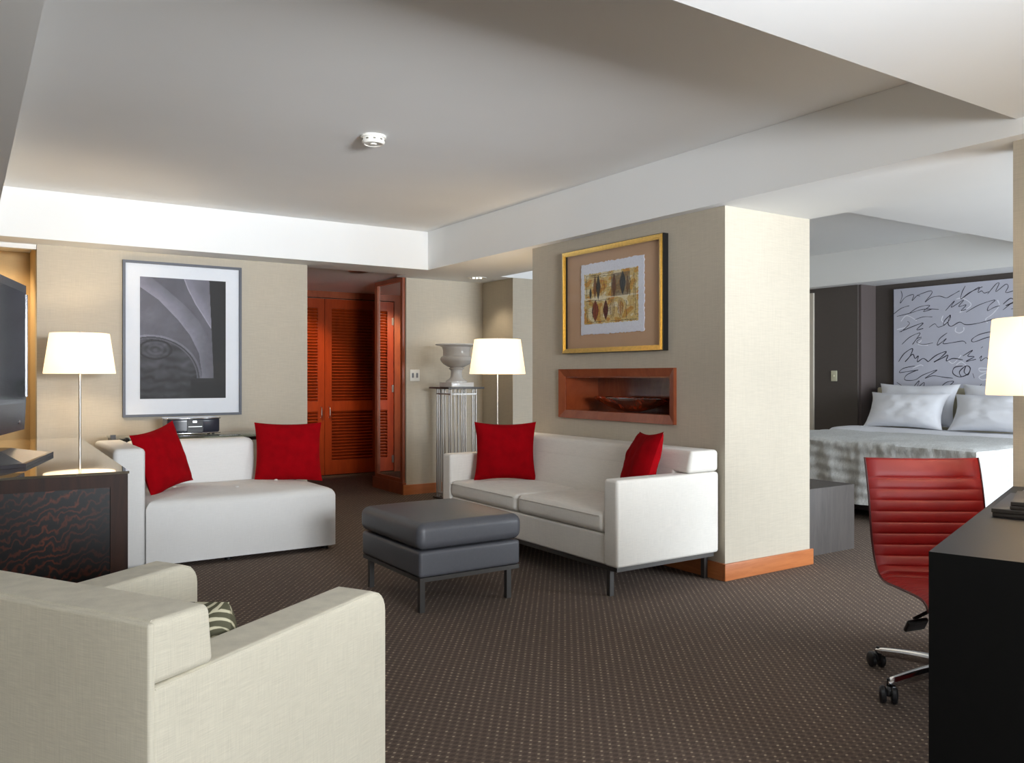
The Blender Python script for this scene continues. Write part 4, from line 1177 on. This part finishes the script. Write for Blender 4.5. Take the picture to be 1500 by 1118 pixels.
# canvas with handwriting-like scribbles
cvx = thing('canvas_art', 'large pale lilac canvas of dark scribbled handwriting lines above the bed', 'picture', (8.45, 4.24, 1.02))
obj('canvas', MB().box(-.035, -.001, -.96, .955, 0, 1.125), M['canvas'], cvx, smooth=False)
obj('canvas_edge', MB().box(-.0345, -.001, .9555, .962, 0, 1.125), M['canvas_edge'], cvx, smooth=False)
DARK = [(0.0042, [(5.113, 2.126), (5.099, 2.069), (5.122, 1.991), (5.066, 2.048), (4.983, 2.073), (4.97, 2.055), (4.988, 2.007), (4.934, 2.055), (4.901, 2.049)]), (0.0042, [(3.943, 2.126), (3.929, 2.069), (3.952, 1.991), (3.896, 2.048), (3.813, 2.073), (3.8, 2.055), (3.818, 2.007), (3.764, 2.055), (3.731, 2.049)]), (0.0042, [(4.934, 2.059), (4.794, 2.095), (4.773, 2.068), (4.847, 1.982), (4.776, 2.025), (4.689, 2.032), (4.62, 2.009), (4.569, 2.029), (4.485, 2.069)]), (0.0042, [(3.764, 2.059), (3.624, 2.095), (3.603, 2.068), (3.677, 1.982), (3.606, 2.025), (3.519, 2.032), (3.45, 2.009), (3.399, 2.029), (3.315, 2.069)]), (0.0042, [(4.427, 2.114), (4.46, 2.05), (4.469, 1.987), (4.386, 2.044), (4.258, 2.09)]), (0.0042, [(4.469, 1.984), (4.354, 2.057), (4.29, 2.088), (4.302, 2.037), (4.266, 2.05), (4.242, 2.027), (4.195, 2.036)]), (0.0042, [(4.21, 2.013), (4.132, 2.103), (4.101, 2.108), (4.132, 2.03), (4.04, 2.094), (4.017, 2.068), (4.04, 2.014), (3.972, 2.024)]), (0.0042, [(5.236, 1.847), (5.122, 1.929), (5.02, 1.957)]), (0.0042, [(4.066, 1.847), (3.952, 1.929), (3.85, 1.957)]), (0.0042, [(5.16, 1.851), (5.01, 1.877), (4.865, 1.908), (4.698, 1.896)]), (0.0042, [(3.99, 1.851), (3.84, 1.877), (3.695, 1.908), (3.528, 1.896)]), (0.0042, [(5.029, 1.869), (4.919, 1.932), (4.794, 1.944), (4.865, 1.885), (4.776, 1.902)]), (0.0042, [(3.859, 1.869), (3.749, 1.932), (3.624, 1.944), (3.695, 1.885), (3.606, 1.902)]), (0.0042, [(4.629, 1.878), (4.535, 1.972), (4.569, 1.908), (4.444, 1.974), (4.494, 1.911), (4.419, 1.922), (4.469, 1.867), (4.419, 1.877)]), (0.0042, [(3.459, 1.878), (3.365, 1.972), (3.399, 1.908), (3.324, 1.911)]), (0.0042, [(4.419, 1.848), (4.29, 1.913), (4.14, 1.95), (4.195, 1.898), (4.21, 1.85), (4.148, 1.878), (4.094, 1.891)]), (0.0055, [(4.063, 1.904), (3.995, 1.955), (3.965, 1.921), (4.04, 1.887), (3.965, 1.913)]), (0.0042, [(5.113, 1.68), (5.02, 1.76), (5.038, 1.791)]), (0.0042, [(3.943, 1.68), (3.85, 1.76), (3.868, 1.791)]), (0.005, [(5.131, 1.681), (4.974, 1.735), (4.865, 1.764), (4.937, 1.698), (4.865, 1.707)]), (0.005, [(3.961, 1.681), (3.804, 1.735), (3.695, 1.764), (3.767, 1.698), (3.695, 1.707)]), (0.0034, [(4.955, 1.804), (4.865, 1.828), (4.767, 1.822)]), (0.0034, [(3.785, 1.804), (3.695, 1.828), (3.597, 1.822)]), (0.0034, [(4.803, 1.714), (4.741, 1.749), (4.706, 1.713), (4.637, 1.73)]), (0.0034, [(3.633, 1.714), (3.571, 1.749), (3.536, 1.713), (3.467, 1.73)]), (0.005, [(4.578, 1.833), (4.637, 1.777), (4.646, 1.73), (4.586, 1.783), (4.578, 1.828), (4.603, 1.75), (4.569, 1.714), (4.485, 1.752), (4.419, 1.723), (4.29, 1.733), (4.14, 1.768)]), (0.005, [(3.408, 1.833), (3.467, 1.777), (3.476, 1.73), (3.416, 1.783), (3.408, 1.828), (3.433, 1.75), (3.399, 1.714), (3.315, 1.752)]), (0.0042, [(5.103, 1.547), (5.01, 1.623), (4.901, 1.662), (4.937, 1.602), (4.983, 1.543), (4.934, 1.602), (4.883, 1.618)]), (0.0042, [(3.933, 1.547), (3.84, 1.623), (3.731, 1.662), (3.767, 1.602), (3.813, 1.543), (3.764, 1.602), (3.713, 1.618)]), (0.0034, [(4.883, 1.609), (4.937, 1.567), (4.865, 1.539), (4.759, 1.553)]), (0.0034, [(3.713, 1.609), (3.767, 1.567), (3.695, 1.539), (3.589, 1.553)]), (0.0046, [(4.612, 1.649), (4.689, 1.593), (4.715, 1.526), (4.654, 1.566), (4.62, 1.59), (4.654, 1.541), (4.569, 1.546), (4.452, 1.559), (4.419, 1.533)]), (0.0046, [(3.442, 1.649), (3.519, 1.593), (3.545, 1.526), (3.484, 1.566), (3.45, 1.59), (3.484, 1.541), (3.399, 1.546)]), (0.0046, [(4.163, 1.645), (4.29, 1.618), (4.362, 1.572), (4.338, 1.547), (4.195, 1.59), (4.101, 1.57)]), (0.0034, [(4.274, 1.482), (4.254, 1.498)]), (0.0059, [(5.141, 1.361), (5.075, 1.449), (4.983, 1.499), (5.01, 1.421), (5.066, 1.36), (4.983, 1.438), (4.955, 1.393), (4.919, 1.419), (4.928, 1.358), (4.865, 1.392), (4.812, 1.356)]), (0.0059, [(3.971, 1.361), (3.905, 1.449), (3.813, 1.499), (3.84, 1.421), (3.896, 1.36), (3.813, 1.438), (3.785, 1.393), (3.749, 1.419), (3.758, 1.358), (3.695, 1.392), (3.642, 1.356)]), (0.0059, [(4.812, 1.356), (4.724, 1.423), (4.62, 1.458), (4.689, 1.389), (4.75, 1.352), (4.654, 1.396), (4.603, 1.421), (4.62, 1.362), (4.552, 1.386), (4.452, 1.371)]), (0.0059, [(3.642, 1.356), (3.554, 1.423), (3.45, 1.458), (3.519, 1.389), (3.58, 1.352), (3.484, 1.396), (3.433, 1.421), (3.45, 1.362), (3.382, 1.386)]), (0.005, [(4.452, 1.409), (4.354, 1.465), (4.403, 1.408), (4.338, 1.399), (4.419, 1.354), (4.322, 1.374)]), (0.0042, [(4.29, 1.381), (4.266, 1.405), (4.277, 1.357), (4.226, 1.388), (4.195, 1.363)]), (0.0046, [(4.955, 1.315), (5.084, 1.29), (5.131, 1.246), (5.047, 1.254), (4.919, 1.271)]), (0.0046, [(3.785, 1.315), (3.914, 1.29), (3.961, 1.246), (3.877, 1.254), (3.749, 1.271)]), (0.0046, [(4.928, 1.271), (5.047, 1.219), (5.066, 1.166), (4.955, 1.167), (4.865, 1.219), (4.715, 1.27), (4.847, 1.184), (4.759, 1.21), (4.637, 1.193), (4.552, 1.185)]), (0.0046, [(3.758, 1.271), (3.877, 1.219), (3.896, 1.166), (3.785, 1.167), (3.695, 1.219), (3.545, 1.27), (3.677, 1.184), (3.589, 1.21), (3.467, 1.193), (3.382, 1.185)]), (0.0059, [(4.452, 1.309), (4.535, 1.294), (4.552, 1.235), (4.485, 1.198), (4.403, 1.226), (4.378, 1.284), (4.419, 1.309), (4.485, 1.251), (4.469, 1.201)]), (0.0059, [(3.365, 1.294), (3.382, 1.235), (3.315, 1.198), (3.315, 1.251)]), (0.0055, [(4.419, 1.309), (4.439, 1.251), (4.403, 1.218), (4.378, 1.267)]), (0.0038, [(4.354, 1.234), (4.338, 1.185)]), (0.005, [(4.983, 1.079), (4.91, 1.158), (4.928, 1.088), (4.856, 1.141), (4.865, 1.08)]), (0.005, [(3.813, 1.079), (3.74, 1.158), (3.758, 1.088), (3.686, 1.141), (3.695, 1.08)]), (0.0046, [(4.689, 1.082), (4.62, 1.142), (4.544, 1.151), (4.62, 1.083)]), (0.0046, [(3.519, 1.082), (3.45, 1.142), (3.374, 1.151), (3.45, 1.083)]), (0.005, [(5.16, 1.139), (5.075, 1.087)]), (0.0042, [(4.306, 1.087), (4.266, 1.128)])]
WHITE = [(0.0075, [(5.16, 1.709), (5.066, 1.727), (5.02, 1.76)]), (0.0075, [(3.99, 1.709), (3.896, 1.727), (3.85, 1.76)]), (0.0065, [(4.654, 1.829), (4.668, 1.779), (4.62, 1.751), (4.569, 1.824)]), (0.0065, [(3.484, 1.829), (3.498, 1.779), (3.45, 1.751), (3.399, 1.824)]), (0.0065, [(4.519, 1.703), (4.527, 1.662), (4.485, 1.643), (4.444, 1.666), (4.444, 1.7)]), (0.0065, [(3.349, 1.703), (3.357, 1.662), (3.315, 1.643)]), (0.0065, [(4.21, 1.729), (4.226, 1.77), (4.163, 1.815), (4.101, 1.891), (4.117, 1.949)]), (0.0065, [(4.519, 1.988), (4.452, 1.991), (4.37, 1.927), (4.419, 1.877), (4.485, 1.852)]), (0.0075, [(4.21, 1.282), (4.29, 1.283), (4.274, 1.25), (4.195, 1.258)]), (0.007, [(4.195, 1.25), (4.29, 1.201), (4.258, 1.169), (4.195, 1.185)]), (0.006, [(4.519, 1.319), (4.469, 1.351), (4.419, 1.317)]), (0.0065, [(4.983, 1.289), (4.901, 1.323), (4.865, 1.314)]), (0.0065, [(3.813, 1.289), (3.731, 1.323), (3.695, 1.314)]), (0.006, [(5.113, 1.795), (5.047, 1.853), (4.937, 1.794)]), (0.006, [(3.943, 1.795), (3.877, 1.853), (3.767, 1.794)]), (0.0065, [(4.883, 1.583), (4.919, 1.541), (4.812, 1.529)]), (0.0065, [(3.713, 1.583), (3.749, 1.541), (3.642, 1.529)]), (0.0055, [(4.62, 1.387), (4.552, 1.336), (4.469, 1.418)])]
def strokes(lines, mat, name, x):
    mb = MB()
    for wdt, pts in lines:
        P3 = [Vector((p[0], p[1], 0)) for p in pts]
        P3 = catmull([tuple(p) for p in P3], 6) if len(P3) > 2 else P3
        n = len(P3); vs = []; fs = []
        for i, p in enumerate(P3):
            t = (P3[min(i+1, n-1)]-P3[max(i-1, 0)]); t = t.normalized() if t.length > 0 else Vector((1, 0, 0))
            nn = Vector((-t.y, t.x, 0))*(.72*wdt*(.75+.5*abs(sin(i*.35))))
            for q in (p+nn, p-nn): vs.append((x, q.x-4.24, q.y-1.02))
        for i in range(n-1): fs.append((2*i, 2*i+1, 2*i+3, 2*i+2))
        mb.add(vs, fs)
    obj(name, mb, mat, cvx, smooth=False)
strokes(DARK, M['ink_dark'], 'ink_strokes', -.0358)
for _w in WHITE: strokes([_w], M['ink_white'], 'chalk_stroke', -.0354)

# ================================================================ LIGHT
def area(name, loc, rot, sx, sy, power, col, spread=180):
    l = bpy.data.lights.new(name, 'AREA'); l.shape = 'RECTANGLE'; l.size = sx; l.size_y = sy; l.energy = power; l.color = col
    l.spread = radians(spread)
    o = bpy.data.objects.new(name, l); COL.objects.link(o); o.location = loc; o.rotation_euler = rot
    return o
area('window_daylight_living', ((W0+W1)/2, LY+.02, (WZ0+WZ1)/2), (radians(95), 0, 0), W1-W0-.1, WZ1-WZ0-.1, 225, (.88, .94, 1))
area('upper_room_fill', (1.4, -1.5, 1.62), (radians(101), 0, radians(-4)), 1.2, .5, 44, (.93, .96, 1), 60)  # added soft fill behind the camera to brighten the upper room, no real lamp
area('window_daylight_bedroom', ((B0+B1)/2, BY+.02, (WZ0+WZ1)/2), (radians(103), 0, 0), B1-B0-.1, WZ1-WZ0-.1, 400, (.84, .92, 1))
def spot(name, loc, target, power, col, size=80, blend=.6, rad=.04):
    l = bpy.data.lights.new(name, 'SPOT'); l.energy = power; l.color = col; l.spot_size = radians(size); l.spot_blend = blend; l.shadow_soft_size = rad
    o = bpy.data.objects.new(name, l); COL.objects.link(o); o.location = loc
    d = Vector(target)-Vector(loc); o.rotation_euler = d.to_track_quat('-Z', 'Y').to_euler(); return o
spot('downlight_beam_urn', (4.37, 7.22, WH-.03), (4.25, 7.15, 0), 12, (1, .82, .6), 110)
spot('hall_fill_spot', (2.80, 8.5, 2.18), (3.15, 9.6, 1.30), 110, (1, .70, .42), 62)  # added warm spot on the closet doors, no fixture; the hall downlight is unlit
spot('recess_fill_spot', (-.1, 7.62, 2.18), (.2, 7.95, 1.0), 34, (1, .76, .48), 130)  # added spot without a fixture, warms the recess in place of an unseen lamp
w = bpy.data.worlds.new('World'); SC.world = w; w.use_nodes = True
bg = w.node_tree.nodes['Background']; bg.inputs[0].default_value = (.72, .82, 1, 1); bg.inputs[1].default_value = 1.0

# ================================================================ CAMERA
cam = bpy.data.cameras.new('Camera'); co_ = bpy.data.objects.new('Camera', cam); COL.objects.link(co_)
f_px = 1215.0
cam.sensor_width = 36; cam.lens = 36*f_px/1500
cam.shift_y = -7/1500
th = math.atan(807/1215)
co_.location = (0, 0, 1.2); co_.rotation_euler = (radians(90), 0, -th)
cam.clip_start = .05
SC.camera = co_
SC.view_settings.view_transform = 'Standard'; SC.view_settings.look = 'None'
SC.view_settings.gamma = 1; SC.view_settings.use_curve_mapping = False
SC.view_settings.exposure = .08
